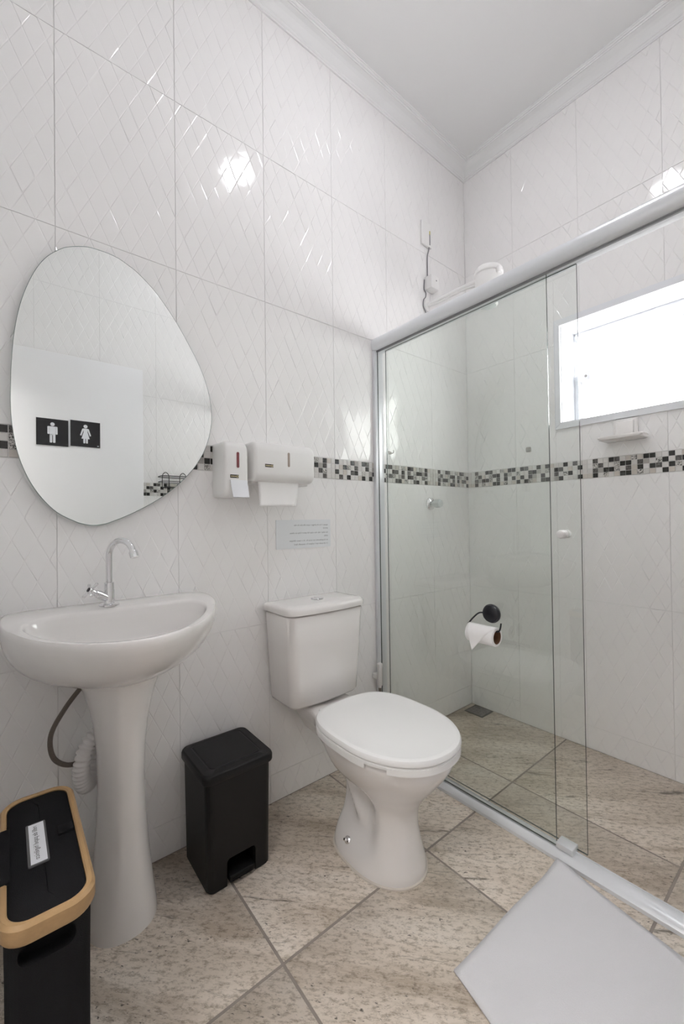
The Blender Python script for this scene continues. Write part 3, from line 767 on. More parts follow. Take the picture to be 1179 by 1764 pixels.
def egg(xb, xf, hw, z, n=96, dent=0.0, pb=0.72, pf=0.95):
    out = []; xm = xb+(xf-xb)*0.50
    for i in range(n):
        a = 2*math.pi*i/n; ca, sa = math.cos(a), math.sin(a)
        if ca >= 0: x = xm+(xf-xm)*abs(ca)**pf; y = hw*abs(sa)**0.95
        else: x = xm-(xm-xb)*abs(ca)**pb; y = hw*abs(sa)**pb
        y *= 1 if sa >= 0 else -1
        if dent > 0 and abs(sa) > 1e-3:
            # recess beside the trapway, with the curved passage bulging inside it
            dd = 0.0
            if 0.03 < z < 0.36:
                e1 = math.exp(-((x-0.374)/0.098)**4-((z-0.155)/0.094)**4)
                lx = (x-0.300)*0.62+(0.235-z)*0.78; ly = (x-0.300)*0.78-(0.235-z)*0.62
                e2 = math.exp(-(ly/0.026)**2)*math.exp(-((lx-0.085)/0.085)**4)
                dd = 0.055*e1-0.027*e2*e1
            y -= dd*(1 if sa > 0 else -1)*min(1, abs(y)/0.06)
        out.append((x, TY+y, z))
    return out
zl = [0, .012, .024]+[0.024+k*0.0118 for k in range(1, 28)]+[.350, .362, .375, .383, .388, .3915, .3935]
loft('bowl', [egg(*interp(ctrl, z), z, dent=1.0) for z in zl], MT['ceramic'], to, True, True, angle=75)
# rear deck carrying the cistern
def deck(z, k):
    p = [(0.045, 0.085-k), (0.10, 0.088-k), (0.17, 0.094-k), (0.215, 0.108-k), (0.245, 0.126-k), (0.275, 0.14-k), (0.32, 0.15-k)]
    return [(x, TY-0.0+h, z) for x, h in p]+[(x, TY-h, z) for x, h in p[::-1]]
loft('rear_deck', [deck(0.27, 0.05), deck(0.31, 0.028), deck(0.345, 0.008), deck(0.375, 0.0), deck(0.388, 0.0015), deck(0.392, 0.006)], MT['ceramic'], to, angle=60)
def tank_ring(z, x1, hw, r, bulge, x0=0.012, n=8):
    out = []
    for p in rrect(x0, x1, -hw, hw, r, n):
        out.append((p[0]+(bulge*(1-(p[1]/hw)**2) if p[0] > x1-r*0.6 else 0), TY-0.014+p[1], z))
    return out
def dense_tank(z, x1, hw, r, bulge, x0=0.012):
    # outline with extra points along the front so that it can bow
    pts = []
    y0, y1 = -hw, hw
    for k in range(13):
        t = k/12; y = (y0+r)+(y1-y0-2*r)*t; pts.append((x1+bulge*(1-((y)/(hw-r))**2), y))
    for k in range(1, 9):
        a = R(90*k/8); pts.append((x1-r+r*math.cos(a), y1-r+r*math.sin(a)))
    q = min(0.008, r)
    for k in range(0, 5):
        a = R(90+90*k/4); pts.append((x0+q+q*math.cos(a), y1-q+q*math.sin(a)))
    for k in range(0, 5):
        a = R(180+90*k/4); pts.append((x0+q+q*math.cos(a), y0+q+q*math.sin(a)))
    for k in range(0, 8):
        a = R(270+90*k/8); pts.append((x1-r+r*math.cos(a), y0+r+r*math.sin(a)))
    return [(p[0], TY-0.014+p[1], z) for p in pts]
tk = [dense_tank(0.398, .150, .135, .03, .006), dense_tank(0.404, .166, .147, .032, .007), dense_tank(0.416, .176, .152, .034, .008), dense_tank(0.5, .181, .157, .035, .009), dense_tank(0.62, .186, .165, .036, .010), dense_tank(0.728, .190, .171, .036, .010), dense_tank(0.731, .186, .167, .034, .010)]
loft('tank', tk, MT['ceramic'], to, angle=60)
tl_ = [dense_tank(0.7335, .188, .170, .036, .010, .010), dense_tank(0.737, .197, .178, .040, .010, .008), dense_tank(0.752, .198, .179, .040, .010, .008), dense_tank(0.760, .194, .175, .038, .010, .010), dense_tank(0.764, .186, .168, .034, .010, .014), dense_tank(0.7655, .15, .14, .03, .008, .03)]
loft('tank_lid', tl_, MT['ceramic'], to, angle=60)
fb = lathe('flush_button', (0.105, TY-0.012, 0.7650), Z, [(0.024, 0), (0.024, 0.003), (0.022, 0.0045), (0.0205, 0.0035), (0.0205, 0.005), (0.018, 0.0055)], MT['chrome'], to, n=32)
box('button_split', (0.0855, TY-0.0126, 0.7704), (0.1245, TY-0.0114, 0.7708), MT['alu_dark'], fb)
# seat and lid
SX0, SX1, SHW = 0.236, 0.696, 0.187
def seg_(k, z): return egg(SX0+k, SX1-k, SHW-k, z, pb=0.62, pf=0.93)
st = loft('seat', [seg_(0.008, 0.3955), seg_(0.003, 0.3975), seg_(0.002, 0.404), seg_(0.006, 0.4065)], MT['seat'], to, angle=50)
def skirt(a0, a1):
    full = egg(SX0+0.0015, SX1-0.0015, SHW-0.0015, 0.0, n=180, pb=0.62, pf=0.93)
    idx = [i % 180 for i in range(int(a0/2), int(a1/2)+1)]
    o_ = [full[i] for i in idx]; cx = (SX0+SX1)/2
    i_ = [(cx+(p[0]-cx)*0.965, TY+(p[1]-TY)*0.965) for p in o_]
    n = len(idx); vs = []
    for q, z in ((o_, 0.402), (o_, 0.386), (i_, 0.386), (i_, 0.402)): vs += [(p[0], p[1], z) for p in q]
    # slanted ends
    fs = []
    for k in range(4):
        l = (k+1) % 4
        for i in range(n-1): fs.append((k*n+i, k*n+i+1, l*n+i+1, l*n+i))
    fs += [(0, n, 2*n, 3*n), (n-1, 4*n-1, 3*n-1, 2*n-1)]
    mesh('seat_skirt', vs, fs, MT['seat'], st, angle=40)
skirt(214, 289); skirt(306, 506)
lidp = [(0.010, 0.4068), (0.003, 0.4085), (0.0, 0.413), (0.0005, 0.420), (0.004, 0.4255), (0.012, 0.428), (0.018, 0.4275), (0.022, 0.4268), (0.08, 0.4285), (0.14, 0.4290)]
loft('lid', [seg_(k, z) for k, z in lidp], MT['seat'], to, angle=35)
for s in (-1, 1):
    box('hinge', (0.222, TY+s*0.075-0.022, 0.393), (0.252, TY+s*0.075+0.022, 0.414), MT['seat'], to, bev=0.005)
lathe('floor_bolt', (0.372, TY-0.095, 0.050), (0.1, -0.75, 0.55), [(0.011, 0), (0.011, 0.004), (0.008, 0.006), (0.005, 0.007), (0.005, 0.02), (0.003, 0.022)], MT['chrome'], to, n=16)
full = egg(.262, .580, .117, 0.0, n=96); ca_ = [(p[0]+(p[0]-.43)*0.03, TY+(p[1]-TY)*1.04, 0.0) for p in full]
loft('sealant_bead', [[(p[0], p[1], 0.0) for p in ca_], [(p[0], p[1], 0.004) for p in ca_], [(p[0], p[1], 0.006) for p in full]], MT['caulk'], to)

# ------------------------------------------------------------------ pedal bin
bn = thing('pedal_bin', (0.13, -1.55, 0), 'black plastic pedal bin with a square lid between sink and toilet', 'bin')
bx0, bx1, by0, by1 = 0.032, 0.232, -1.650, -1.450
def brg(z, k, r): return [(p[0], p[1], z) for p in rrect(bx0-k*0.4, bx1+k, by0-k, by1+k, r, 6)]
bb = loft('body', [brg(0.0, -0.003, 0.020), brg(0.004, 0.0, 0.022), brg(0.16, 0.002, 0.022), brg(0.322, 0.004, 0.022)], MT['black'], bn)
cut = prism('cutter', rrect(-1.594, -1.502, -0.03, 0.080, 0.012, 5), lambda u, v, d: (d, u, v), 0.15, 0.40, MT['black'])
cut.location = -bn.location; cut.location = (0, 0, 0)
boolean_cut(bb, cut)
for f in bb.data.polygons: f.use_smooth = False
def lrg(z, k, r=0.024): return [(p[0], p[1], z) for p in rrect(bx0-0.004-k*.5, bx1+0.010+k, by0-0.012-k, by1+0.012+k, r, 8)]
ld = loft('lid', [lrg(0.317, 0, ), lrg(0.320, 0.001), lrg(0.334, 0.001), lrg(0.340, -0.001), lrg(0.3435, -0.005, .022), lrg(0.344, -0.026, .018), lrg(0.3428, -0.028, .017), lrg(0.3428, -0.031, .016), lrg(0.3445, -0.033, .015)], MT['black'], bn, angle=30)
pd = box('pedal', (0.17, -1.588, 0.012), (0.240, -1.508, 0.030), MT['black'], bn, bev=0.004)
for k in range(3): box('pedal_rib', (0.2385, -1.580, 0.0145+k*0.005), (0.2412, -1.516, 0.0165+k*0.005), MT['black'], pd)

# ------------------------------------------------------------------ slim fabric basket with bamboo rim
hm = thing('storage_basket', (0.478, -2.045, 0), 'slim black fabric storage basket with bamboo rim and labelled lid', 'basket')
hx0, hx1, hy0, hy1 = 0.300, 0.652, -2.106, -1.983
HZ = 0.500
def hrg(z, k, r): return [(p[0], p[1], z) for p in rrect(hx0+k, hx1-k, hy0+k, hy1-k, r, 8)]
hbod = loft('fabric_body', [hrg(0.0, 0.016, 0.022), hrg(0.004, 0.012, 0.024), hrg(0.2, 0.009, 0.024), hrg(0.40, 0.008, 0.026), hrg(HZ-0.031, 0.007, 0.028)], MT['fabric'], hm)
hcut = prism('cutter', rrect(-2.083, -2.012, 0.435, 0.4665, 0.014, 6), lambda u, v, d: (d, u, v), hx1-0.03, hx1+0.05, MT['fabric'])
boolean_cut(hbod, hcut)
for f in hbod.data.polygons: f.use_smooth = False
rim = [hrg(HZ-0.030, 0.003, 0.036), hrg(HZ-0.024, 0.0, 0.038), hrg(HZ-0.005, 0.0, 0.038), hrg(HZ, 0.004, 0.036), hrg(HZ, 0.009, 0.032), hrg(HZ-0.002, 0.0115, 0.030), hrg(HZ-0.030, 0.0115, 0.030)]
vs, fs = rings_geo(rim+[rim[0]], False, False)
mesh('bamboo_rim', vs, fs, MT['bamboo'], hm, angle=35)
loft('lid_panel', [hrg(HZ-0.016, 0.0125, 0.029), hrg(HZ-0.004, 0.0125, 0.029), hrg(HZ-0.0025, 0.016, 0.027), hrg(HZ-0.002, 0.05, 0.012)], MT['fabric'], hm)
# strap folding over the far rim, small pull tab
box('strap', (0.402, hy0-0.003, HZ-0.006), (0.548, hy0+0.016, HZ+0.0025), MT['fabric'], hm, bev=0.0015)
box('strap_side', (0.402, hy0-0.0035, HZ-0.10), (0.548, hy0-0.0005, HZ+0.001), MT['fabric'], hm, bev=0.001)
box('pull_tab', (0.452, -2.021, HZ-0.004), (0.476, -1.996, HZ+0.0025), MT['fabric'], hm, bev=0.0012)
lbx0, lbx1, lby0, lby1 = 0.412, 0.532, -2.067, -2.037
lh_ = prism('label_sleeve', rrect(lbx0, lbx1, lby0, lby1, 0.003, 3), lambda u, v, d: (u, v, d), HZ-0.0025, HZ+0.0005, pm('clear_label_sleeve', (0.13, 0.13, 0.135), 0.12, var=0.05), hm)
prism('label_card', [(lbx0+0.003, lby0+0.004), (lbx1-0.003, lby0+0.004), (lbx1-0.003, lby1-0.003), (lbx0+0.003, lby1-0.003)], lambda u, v, d: (u, v, d), HZ+0.0002, HZ+0.0009, MT['signwhite'], lh_)
text_mesh('label_text', 'refil de papel higiênico', 0.0108, lambda u, v: ((lbx0+lbx1)/2+u, -2.0535-(v-0.003), HZ+0.0011), MT['inkblack'], lh_, 'CENTER')

# ------------------------------------------------------------------ dispensers on the wall
def side_prism(name, y0, y1, prof, mat, parent, rb):
    """profile in (x, z) extruded along y with softened ends"""
    n = len(prof); cx = sum(p[0] for p in prof)/n; cz = sum(p[1] for p in prof)/n
    mx = max(p[0] for p in prof); hz_ = (max(p[1] for p in prof)-min(p[1] for p in prof))/2
    def ring(y, k): return [(0.0012+max(0, (p[0]-0.0012))*(1-k/mx), y, cz+(p[1]-cz)*(1-k/hz_)) for p in prof]
    rs = []
    for k in range(5):
        a = R(90*k/4); rs.append(ring(y0+rb*(1-math.sin(a)), rb*(1-math.cos(a))))
    for k in range(5):
        a = R(90*k/4); rs.append(ring(y1-rb*(1-math.cos(a)), rb*(1-math.sin(a))))
    # first/last ring carry the inset
    return loft(name, [ring(y0, rb)]+[ring(y0+rb*(1-math.cos(R(90*k/5))), rb*(1-math.sin(R(90*k/5)))) for k in range(1, 6)]+[ring(y1-rb*(1-math.cos(R(90*k/5))), rb*(1-math.sin(R(90*k/5)))) for k in range(5, 0, -1)]+[ring(y1, rb)], mat, parent, angle=50)
def xz_round(x1, z0, z1, r0, r1, n=8):
    out = [(0.0012, z0)]
    for k in range(n+1):
        a = R(270+90*k/n); out.append((x1-r0+r0*math.cos(a), z0+r0+r0*math.sin(a)))
    for k in range(n+1):
        a = R(90*k/n); out.append((x1-r1+r1*math.cos(a), z1-r1+r1*math.sin(a)))
    out.append((0.0012, z1)); return out
sd_ = thing('soap_dispenser', (0.05, -1.489, 1.145), 'narrow white soap dispenser with a red level window on the wall', 'dispenser')
side_prism('cover', -1.533, -1.449, xz_round(0.108, 1.150, 1.336, 0.030, 0.030), MT['plastic'], sd_, 0.012)
def slot(name, yc, w, z0, z1, x, mat, parent):
    return prism(name, rrect(yc-w/2, yc+w/2, z0, z1, w*0.48, 6), lambda u, v, d: (d, u, v), x-0.004, x+0.0006, mat, parent)
slot('level_window', -1.488, 0.0095, 1.246, 1.299, 0.108, MT['redwin'], sd_)
def sticker(y0, y1, z0, z1, x, parent):
    s = prism('sticker', [(y0, z0), (y1, z0), (y1, z1), (y0, z1)], lambda u, v, d: (d, u, v), x-0.002, x+0.0005, MT['stkblack'], parent)
    h = z1-z0; w = y1-y0; vs = []; fs = []
    n = 7; a = y0+0.08*w; cw = 0.62*w/n
    for k in range(n):
        zc = (z0+z1)/2; hh = h*(0.16 if k % 2 else 0.2); o = len(vs)
        vs += [(x+0.0007, a+k*cw, zc-hh), (x+0.0007, a+k*cw+cw*0.72, zc-hh), (x+0.0007, a+k*cw+cw*0.72, zc+hh), (x+0.0007, a+k*cw, zc+hh)]; fs.append((o, o+1, o+2, o+3))
    o = len(vs); c = (y1-0.15*w, (z0+z1)/2); r = h*0.36
    for i in range(16):
        t = 2*math.pi*i/16
        vs += [(x+0.0007, c[0]+r*math.cos(t), c[1]+r*math.sin(t)), (x+0.0007, c[0]+r*.5*math.cos(t), c[1]+r*.5*math.sin(t))]
    for i in range(16):
        j = (i+1) % 16; fs.append((o+2*i, o+2*j, o+2*j+1, o+2*i+1))
    mesh('sticker_print', vs, fs, MT['stkgold'], s, fix=False)
sticker(-1.516, -1.486, 1.2115, 1.2225, 0.108, sd_)
lv = [(0.109, 1.205), (0.112, 1.205), (0.126, 1.147), (0.122, 1.146)]
vs = []; 
for y in (-1.517, -1.457):
    vs += [(p[0], y if k < 2 else y+(0.004 if y < -1.48 else 0.001), p[1]) for k, p in enumerate(lv)]
mesh('push_lever', vs, [(0, 1, 2, 3), (7, 6, 5, 4), (0, 4, 5, 1), (1, 5, 6, 2), (2, 6, 7, 3), (3, 7, 4, 0)], MT['signwhite'], sd_)
td = thing('towel_dispenser', (0.055, -1.30, 1.20), 'wide white paper towel dispenser beside the soap dispenser', 'dispenser')
side_prism('cover', -1.428, -1.172, xz_round(0.112, 1.207, 1.347, 0.030, 0.034), MT['plastic'], td, 0.014)
box('back_plate', (0.0012, -1.420, 1.200), (0.070, -1.18, 1.210), MT['plastic'], td, bev=0.002)
slot('level_window', -1.291, 0.0095, 1.262, 1.314, 0.112, MT['tanwin'], td)
sticker(-1.388, -1.356, 1.2555, 1.2665, 0.112, td)
# paper sheet hanging from it
pv = []; pf = []; nu, nv = 16, 10
for j in range(nv+1):
    for i in range(nu+1):
        u, v = i/nu, j/nv
        y = -1.402+u*(0.172-0.012*v-(0.012*v if u > 0.9 else 0)); z = 1.212-v*0.095+0.004*u*v
        x = 0.083+0.010*v+0.004*math.sin(u*7+v*3)*v+0.006*max(0, u-0.75)*v*4
        pv.append((x, y, z))
for j in range(nv):
    for i in range(nu):
        a = j*(nu+1)+i; pf.append((a, a+1, a+nu+2, a+nu+1))
pt = mesh('paper_towel', pv, pf, MT['paper'], fix=False, smooth=True)
sm = pt.modifiers.new('thickness', 'SOLIDIFY'); sm.thickness = 0.0008
tag(pt, 'white paper towel sheet hanging out of the towel dispenser', 'towel')
# notice
nt = thing('wall_notice', (0.003, -1.152, 0.955), 'small pale acrylic notice with six printed lines on the wall', 'sign')
ny0, ny1, nz0, nz1 = -1.284, -1.020, 0.956, 1.070
prism('plate', rrect(ny0, ny1, nz0, nz1, 0.002, 2), MPL, 0.0012, 0.0035, MT['acrylic'], nt)
lines = [('iapaqn, li sia oh jiolqga n speis afia alsa nis dua', -1.034, 1.046, 0.168), ('pessoal', -1.034, 1.0325, 0.024), ('los ndep i sdp olsa nalqe lidi qaion l lidqs ais sfistsa', -1.034, 1.0145, 0.188), ('aslida', -1.034, 1.0005, 0.02), ('en doqedstenlo ses iscne br, ds a vaeso dfidqale', -1.034, 0.9835, 0.19), ('( n sal saudo syol i solqnor ll a sausasefs, fansl', -1.034, 0.969, 0.168)]
for tx, ys, zb, wid in lines:
    def pl(u, v, ys=ys, zb=zb): return (0.0037, ys-u, zb+v)
    o = text_mesh('printed_line', tx, 0.0088, pl, MT['ink'], nt)
    yy = [v.co.y for v in o.data.vertices]; w = max(yy)-min(yy); mxy = max(yy); k = wid/w
    for v in o.data.vertices: v.co.y = mxy+(v.co.y-mxy)*k

# ------------------------------------------------------------------ shower screen
sf = thing('shower_track', (0.78, YG, 0), 'white aluminium rail, track and wall profile of the shower screen', 'shower track')
def rail_prof():
    pts = []
    y0, y1, z0, z1 = -0.766, -0.700, 1.852, 1.912
    for k in range(13):
        a = R(-90+180*k/12); pts.append((y0+0.022-0.022*math.cos(a), (z0+z1)/2+0.0+((z1-z0)/2)*math.sin(a)))
    pts += [(y1, z1), (y1, z0)]
    return pts
rp = rail_prof()
loft('top_rail', [[(0.0015, p[0], p[1]) for p in rp], [(RW-0.0015, p[0], p[1]) for p in rp]], MT['alu'], sf, angle=40)
box('rail_gasket', (0.012, -0.7475, 1.8455), (RW-0.012, -0.7405, 1.8525), MT['alu_dark'], sf)
for s, (xa, xb) in enumerate(((0.0012, 0.018), (RW-0.018, RW-0.0012))):
    box('wall_profile', (xa, -0.760, 0.030), (xb, -0.706, 1.853), MT['alu'], sf, bev=0.0015)
tp = [(-0.768, 0.0005), (-0.766, 0.010), (-0.756, 0.020), (-0.742, 0.026), (-0.728, 0.028), (-0.714, 0.026), (-0.708, 0.016), (-0.706, 0.0005)]
loft('bottom_track', [[(0.0015, p[0], p[1]) for p in tp], [(RW-0.0015, p[0], p[1]) for p in tp]], MT['alu'], sf, angle=25)
box('track_lip', (0.0015, -0.7235, 0.026), (RW-0.0015, -0.7205, 0.031), MT['alu'], sf)
box('end_guide', (0.792, -0.748, 0.0265), (0.842, -0.706, 0.045), MT['alu'], sf, bev=0.002)
def glass_box(name, x0, x1, y0, y1, z0, z1, parent):
    vs = [(x0, y0, z0), (x1, y0, z0), (x1, y1, z0), (x0, y1, z0), (x0, y0, z1), (x1, y0, z1), (x1, y1, z1), (x0, y1, z1)]
    fs = [(0, 1, 5, 4), (2, 3, 7, 6), (1, 2, 6, 5), (3, 0, 4, 7), (0, 3, 2, 1), (4, 5, 6, 7)]
    o = mesh(name, vs, fs, MT['glass'], parent, fix=False)
    o.data.materials.append(MT['glass_edge'])
    for i in (2, 3, 4, 5): o.data.polygons[i].material_index = 1
    return o
gp = thing('fixed_glass_panel', (0.4, YG, 0.03), 'fixed green-tinted glass panel of the shower, holding the paper roll', 'glass panel')
glass_box('pane', 0.0185, 0.792, -0.744, -0.738, 0.030, 1.853, gp)
gs = thing('sliding_glass_door', (0.46, -0.715, 0.03), 'sliding glass door pushed open behind the fixed shower panel', 'glass door')
glass_box('pane', 0.045, 0.872, -0.717, -0.711, 0.034, 1.851, gs)
kb = lathe('knob', (0.822, -0.7172, 1.013), (0, -1, 0), [(0.0135, 0), (0.0135, 0.006), (0.011, 0.009), (0.0125, 0.013), (0.0135, 0.024), (0.011, 0.030), (0.006, 0.032)], MT['plastic'], gs, n=24)
lathe('knob_back', (0.822, -0.7108, 1.013), (0, 1, 0), [(0.0135, 0), (0.0135, 0.012), (0.011, 0.022), (0.006, 0.024)], MT['plastic'], gs, n=24)
# toilet paper holder stuck on the glass
YH = -0.7442
ph = thing('paper_holder', (0.584, YH, 0.72), 'black suction-cup toilet paper holder on the shower glass', 'paper holder')
cp = lathe('suction_disc', (0.584, YH, 0.727), (0, -1, 0), [(0.033, 0), (0.0335, 0.003), (0.033, 0.007), (0.0305, 0.009), (0.030, 0.014), (0.026, 0.017), (0.012, 0.0185)], MT['blackmetal'], ph, n=40)
RYC, RZC = -0.792, 0.664
tube('wire_arm', spline([(0.584, YH-0.006, 0.727), (0.560, YH-0.012, 0.7275), (0.546, -0.770, 0.726), (0.532, -0.786, 0.708), (0.520, RYC+0.004, 0.692), (0.516, RYC, RZC+0.022), (0.524, RYC, RZC+0.0155), (0.56, RYC, RZC+0.0150), (0.622, RYC, RZC+0.0150), (0.636, RYC, RZC+0.018), (0.640, RYC+0.003, RZC+0.028), (0.640, RYC+0.008, RZC+0.044)], 6), 0.0028, MT['blackmetal'], ph, n=10)
pr2 = thing('toilet_paper_roll', (0.565, RYC, RZC-0.043), 'small white toilet paper roll with a pointed folded end', 'toilet paper')
RA, RB_ = 0.523, 0.630; RO, RI = 0.0325, 0.0225
def circ(x, r, n=40): return [(x, RYC+r*math.cos(2*math.pi*i/n), RZC-0.004+r*math.sin(2*math.pi*i/n)) for i in range(n)]
vs, fs = rings_geo([circ(RA, RI+.0012), circ(RA, RO-0.002), circ(RA+0.002, RO), circ(RB_-0.002, RO), circ(RB_, RO-0.002), circ(RB_, RI+.0012)], False, False)
mesh('paper', vs, fs, MT['paper'], pr2, angle=40)
vs, fs = rings_geo([circ(RA+0.001, RI+0.0012), circ(RB_-0.0005, RI+0.0012), circ(RB_-0.0005, RI), circ(RA+0.001, RI), circ(RA+0.001, RI+0.0012)], False, False)
mesh('core', vs, fs, MT['core'], pr2, angle=40)
# loose end: wraps the front of the roll then hangs as a point
lv_ = []; lf_ = []; cols = 12
def sheet(s):
    r = RO+0.0008
    # s: arc length from the top of the roll forwards (towards the room) and down
    a = s/r
    if a < R(100): return (RYC-r*math.sin(a), RZC-0.004+r*math.cos(a))
    e = s-r*R(100)
    return (RYC-r*math.sin(R(100))-0.03*e, RZC-0.004+r*math.cos(R(100))-e)
tipx = 0.553
rows = 16; S1 = 0.036; S2 = 0.106
for j in range(rows+1):
    s = S2*j/rows
    t = max(0, (s-S1*0.4)/(S2-S1*0.4))
    xl = RA+(tipx-RA)*t; xr = RB_+(tipx-RB_)*t
    y, z = sheet(s)
    for i in range(cols+1): lv_.append((xl+(xr-xl)*i/cols, y-0.0004*j/rows, z))
for j in range(rows):
    for i in range(cols):
        a = j*(cols+1)+i; lf_.append((a, a+1, a+cols+2, a+cols+1))
le = mesh('loose_end', lv_, lf_, MT['paper'], pr2, smooth=True)
sm = le.modifiers.new('thickness', 'SOLIDIFY'); sm.thickness = 0.0006

# hygienic hand sprayer on the left wall beside the profile
hsx, hsy = 0.038, -0.774
sp_ = thing('bidet_sprayer', (hsx, hsy, 0.30), 'slim white bidet sprayer hanging by the wall behind the toilet', 'sprayer')
lathe('sprayer_handle', (hsx, hsy, 0.305), Z, [(0.007, 0), (0.0075, 0.006), (0.0115, 0.012), (0.0115, 0.09), (0.013, 0.098), (0.012, 0.108), (0.005, 0.112)], MT['plastic'], sp_, n=20)
box('wall_clip', (0.0012, hsy-0.012, 0.34), (hsx-0.009, hsy+0.012, 0.365), MT['plastic'], sp_, bev=0.003)
tube('metal_hose', spline([(hsx, hsy, 0.307), (hsx, hsy, 0.25), (hsx-0.003, hsy-0.004, 0.20), (hsx-0.006, hsy-0.03, 0.16), (hsx-0.012, hsy-0.07, 0.17), (0.004, hsy-0.10, 0.21)], 8), 0.0068, MT['braid'], sp_, n=12)
lathe('wall_valve', (0.0012, hsy-0.10, 0.21), (1, 0, 0), [(0.022, 0), (0.020, 0.004), (0.010, 0.006), (0.010, 0.018)], MT['chrome'], sp_, n=20)

# ------------------------------------------------------------------ shower fittings on the left wall
AY, AZ = -0.352, 2.192
es = thing('electric_shower', (0.2, AY, 2.03), 'white electric shower head on a wall arm above the glass screen', 'shower head')
lathe('wall_flange', (0.0012, AY, AZ), (1, 0, 0), [(0.030, 0), (0.028, 0.006), (0.018, 0.012)], MT['plastic'], es, n=24)
tube('arm', spline([(0.008, AY, AZ), (0.10, AY, AZ+0.001), (0.22, AY, AZ-0.002), (0.30, AY, AZ-0.006)], 5), 0.0125, MT['plastic'], es, n=16)
tube('hand_hose', spline([(0.02, AY-0.012, AZ-0.010), (0.10, AY-0.016, AZ-0.022), (0.22, AY-0.014, AZ-0.020), (0.32, AY-0.01, AZ-0.03)], 5), 0.006, MT['plastic'], es, n=10)
hxc, hyc = 0.362, AY
he = lathe('head', (hxc, hyc, 2.222), (-0.06, 0, -1), [(0.030, 0), (0.054, 0.004), (0.060, 0.012), (0.060, 0.022), (0.0645, 0.025), (0.0645, 0.032), (0.060, 0.036), (0.059, 0.075), (0.052, 0.105), (0.038, 0.130), (0.036, 0.150), (0.044, 0.156), (0.046, 0.168), (0.040, 0.174)], MT['plastic'], es, n=40)
box('selector', (hxc+0.052, hyc-0.03, 2.165), (hxc+0.066, hyc-0.008, 2.195), MT['plastic'], he, bev=0.004)
lathe('spray_plate', (hxc-0.0105, hyc, 2.0482), (-0.06, 0, -1), [(0.038, 0), (0.037, 0.002), (0.02, 0.003)], MT['clear'], he, n=30)
jb = thing('junction_box', (0.03, -0.318, 2.27), 'small white wiring box on the tiles above the shower arm', 'box')
box('box_cover', (0.0012, -0.372, 2.270), (0.048, -0.308, 2.338), MT['plastic'], jb, bev=0.003)
lathe('screw', (0.048, -0.330, 2.315), (1, 0, 0), [(0.004, 0), (0.003, 0.001)], MT['alu_dark'], jb, n=10)
cpl = thing('cover_plate', (0.004, -0.36, 2.50), 'white blank cover plate high on the shower wall with a cable leaving it', 'cover plate')
box('plate', (0.0012, -0.397, 2.508), (0.012, -0.318, 2.632), MT['plastic'], cpl, bev=0.002)
box('slot', (0.0115, -0.338, 2.52), (0.0128, -0.331, 2.580), MT['alu_dark'], cpl)
wr_ = thing('shower_cable', (0.006, -0.345, 2.2), 'thin grey cable running down the tiles to the shower', 'cable')
tube('cable', spline([(0.010, -0.334, 2.575), (0.008, -0.338, 2.50), (0.005, -0.347, 2.46), (0.005, -0.349, 2.40), (0.006, -0.350, 2.338)], 5), 0.0028, MT['alu_dark'], wr_, n=8)
tube('cable_loop', spline([(0.004, -0.374, 2.325), (0.004, -0.378, 2.275), (0.006, -0.366, 2.258), (0.006, -0.368, 2.235), (0.006, -0.384, 2.215), (0.006, -0.388, 2.18), (0.008, -0.370, 2.15)], 6), 0.0026, MT['alu_dark'], wr_, n=8)
tube('connector', [(0.010, -0.334, 2.575), (0.011, -0.334, 2.594)], 0.0036, MT['yellow'], wr_, n=8)
va = thing('shower_valve', (0.02, -0.352, 1.146), 'translucent shower valve knob on the left wall below the mosaic', 'valve')
lathe('flange', (0.0012, -0.352, 1.146), (1, 0, 0), [(0.034, 0), (0.033, 0.006), (0.022, 0.014), (0.013, 0.017)], MT['chrome'], va, n=30)
lathe('valve_knob', (0.017, -0.352, 1.146), (1, 0, 0), [(0.012, 0), (0.012, 0.012), (0.021, 0.018), (0.023, 0.030), (0.021, 0.052), (0.014, 0.056)], MT['clear'], va, n=8)
hk = thing('wall_hook', (0.004, -0.648, 1.388), 'tiny grey metal hook on the tiles just above the mosaic', 'hook')
box('hook_plate', (0.0012, -0.660, 1.380), (0.005, -0.642, 1.394), MT['c_mid'], hk, bev=0.001)
tube('hook_arm', spline([(0.005, -0.651, 1.386), (0.022, -0.651, 1.383), (0.028, -0.651, 1.390), (0.027, -0.651, 1.397)], 5), 0.0018, MT['c_mid'], hk, n=8)
pc = thing('pipe_cap', (0.361, -0.004, 1.404), 'small square grey cap on the back wall above the mosaic', 'cap')
box('cap', (0.349, -0.012, 1.403), (0.373, -0.0012, 1.427), MT['c_mid'], pc, bev=0.003)
# soap dish below the window
so = thing('soap_dish', (0.785, -0.05, 1.39), 'white ceramic soap dish on the wall below the window', 'soap dish')
box('back_plate', (0.745, -0.020, 1.404), (0.835, -0.0012, 1.486), MT['ceramic'], so, bev=0.004)
bk = box('raised_panel', (0.757, -0.032, 1.418), (0.823, -0.019, 1.476), MT['ceramic'], so, bev=0.004)
def tray(z, k): return [(p[0], p[1], z) for p in rrect(0.706+k, 0.872-k, -0.098+k, -0.0012, 0.014, 6)]
loft('tray', [tray(1.392, 0.012), tray(1.396, 0.003), tray(1.404, 0.0), tray(1.409, 0.001), tray(1.409, 0.007), tray(1.402, 0.010)], MT['ceramic'], so, angle=40)
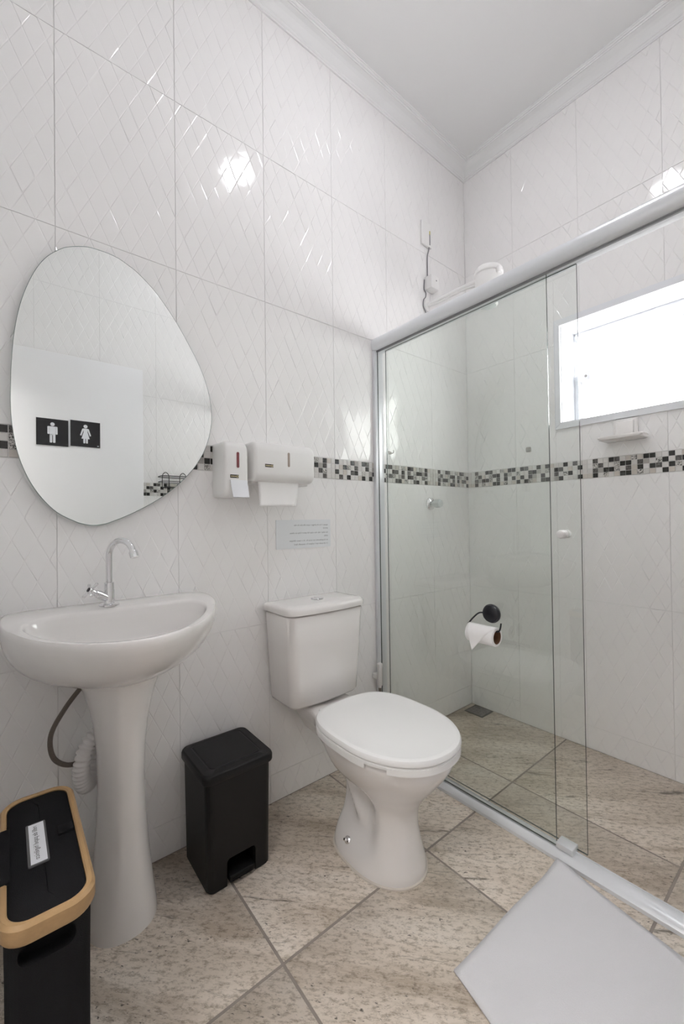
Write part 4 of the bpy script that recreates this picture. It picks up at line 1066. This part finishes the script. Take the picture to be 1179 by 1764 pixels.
# floor drain
fd = thing('floor_drain', (0.083, -0.062, 0), 'square dark grey metal floor drain in the shower corner', 'drain')
ring = []
box('frame', (0.028, -0.117, 0.0002), (0.139, -0.008, 0.002), MT['dgrey'], fd)
box('grate', (0.036, -0.109, 0.002), (0.131, -0.016, 0.0032), MT['steel'], fd)
for i in range(4):
    for j in range(3):
        a = 0.6*(i+j)
        cx_, cy_ = 0.052+0.021*i, -0.090+0.027*j
        mesh('drain_slot', [(cx_+0.008*math.cos(a)+0.002*math.sin(a), cy_+0.008*math.sin(a)-0.002*math.cos(a), 0.0034), (cx_+0.008*math.cos(a)-0.002*math.sin(a), cy_+0.008*math.sin(a)+0.002*math.cos(a), 0.0034), (cx_-0.008*math.cos(a)-0.002*math.sin(a), cy_-0.008*math.sin(a)+0.002*math.cos(a), 0.0034), (cx_-0.008*math.cos(a)+0.002*math.sin(a), cy_-0.008*math.sin(a)-0.002*math.cos(a), 0.0034)], [(0, 1, 2, 3)], MT['alu_dark'], fd, fix=False)

# ------------------------------------------------------------------ bath mat
P1, P2 = Vector((0.806, -0.772, 0)), Vector((0.788, -1.278, 0)); P3 = P2+Vector((0.68, -0.165, 0)); P4 = P1+Vector((0.70, -0.125, 0))
nu, nv = 40, 32; mv = []; mf = []
for j in range(nv+1):
    for i in range(nu+1):
        u, v = i/nu, j/nv
        p = (P1*(1-u)+P4*u)*(1-v)+(P2*(1-u)+P3*u)*v
        z = 0.0075+0.0016*math.sin(u*9+v*3)*math.sin(v*7+1)+0.0012*math.sin(u*23+v*11)
        z += 0.011*math.exp(-((u)/0.10)**2-((v)/0.10)**2)
        if i in (0, nu) or j in (0, nv): z = max(0.0058, z-0.003)
        p = p+Vector((0.0015*math.sin(v*9), 0.002*math.sin(u*10+0.5), 0))
        mv.append((p.x, p.y, z))
for j in range(nv):
    for i in range(nu):
        a = j*(nu+1)+i; mf.append((a, a+1, a+nu+2, a+nu+1))
bmt = mesh('bath_mat', mv, mf, MT['mat'], smooth=True)
sm = bmt.modifiers.new('thickness', 'SOLIDIFY'); sm.thickness = 0.005; sm.offset = -1
for f in bmt.data.polygons: pass
tag(bmt, 'white cloth bath mat lying on the floor in front of the shower track', 'bath mat')
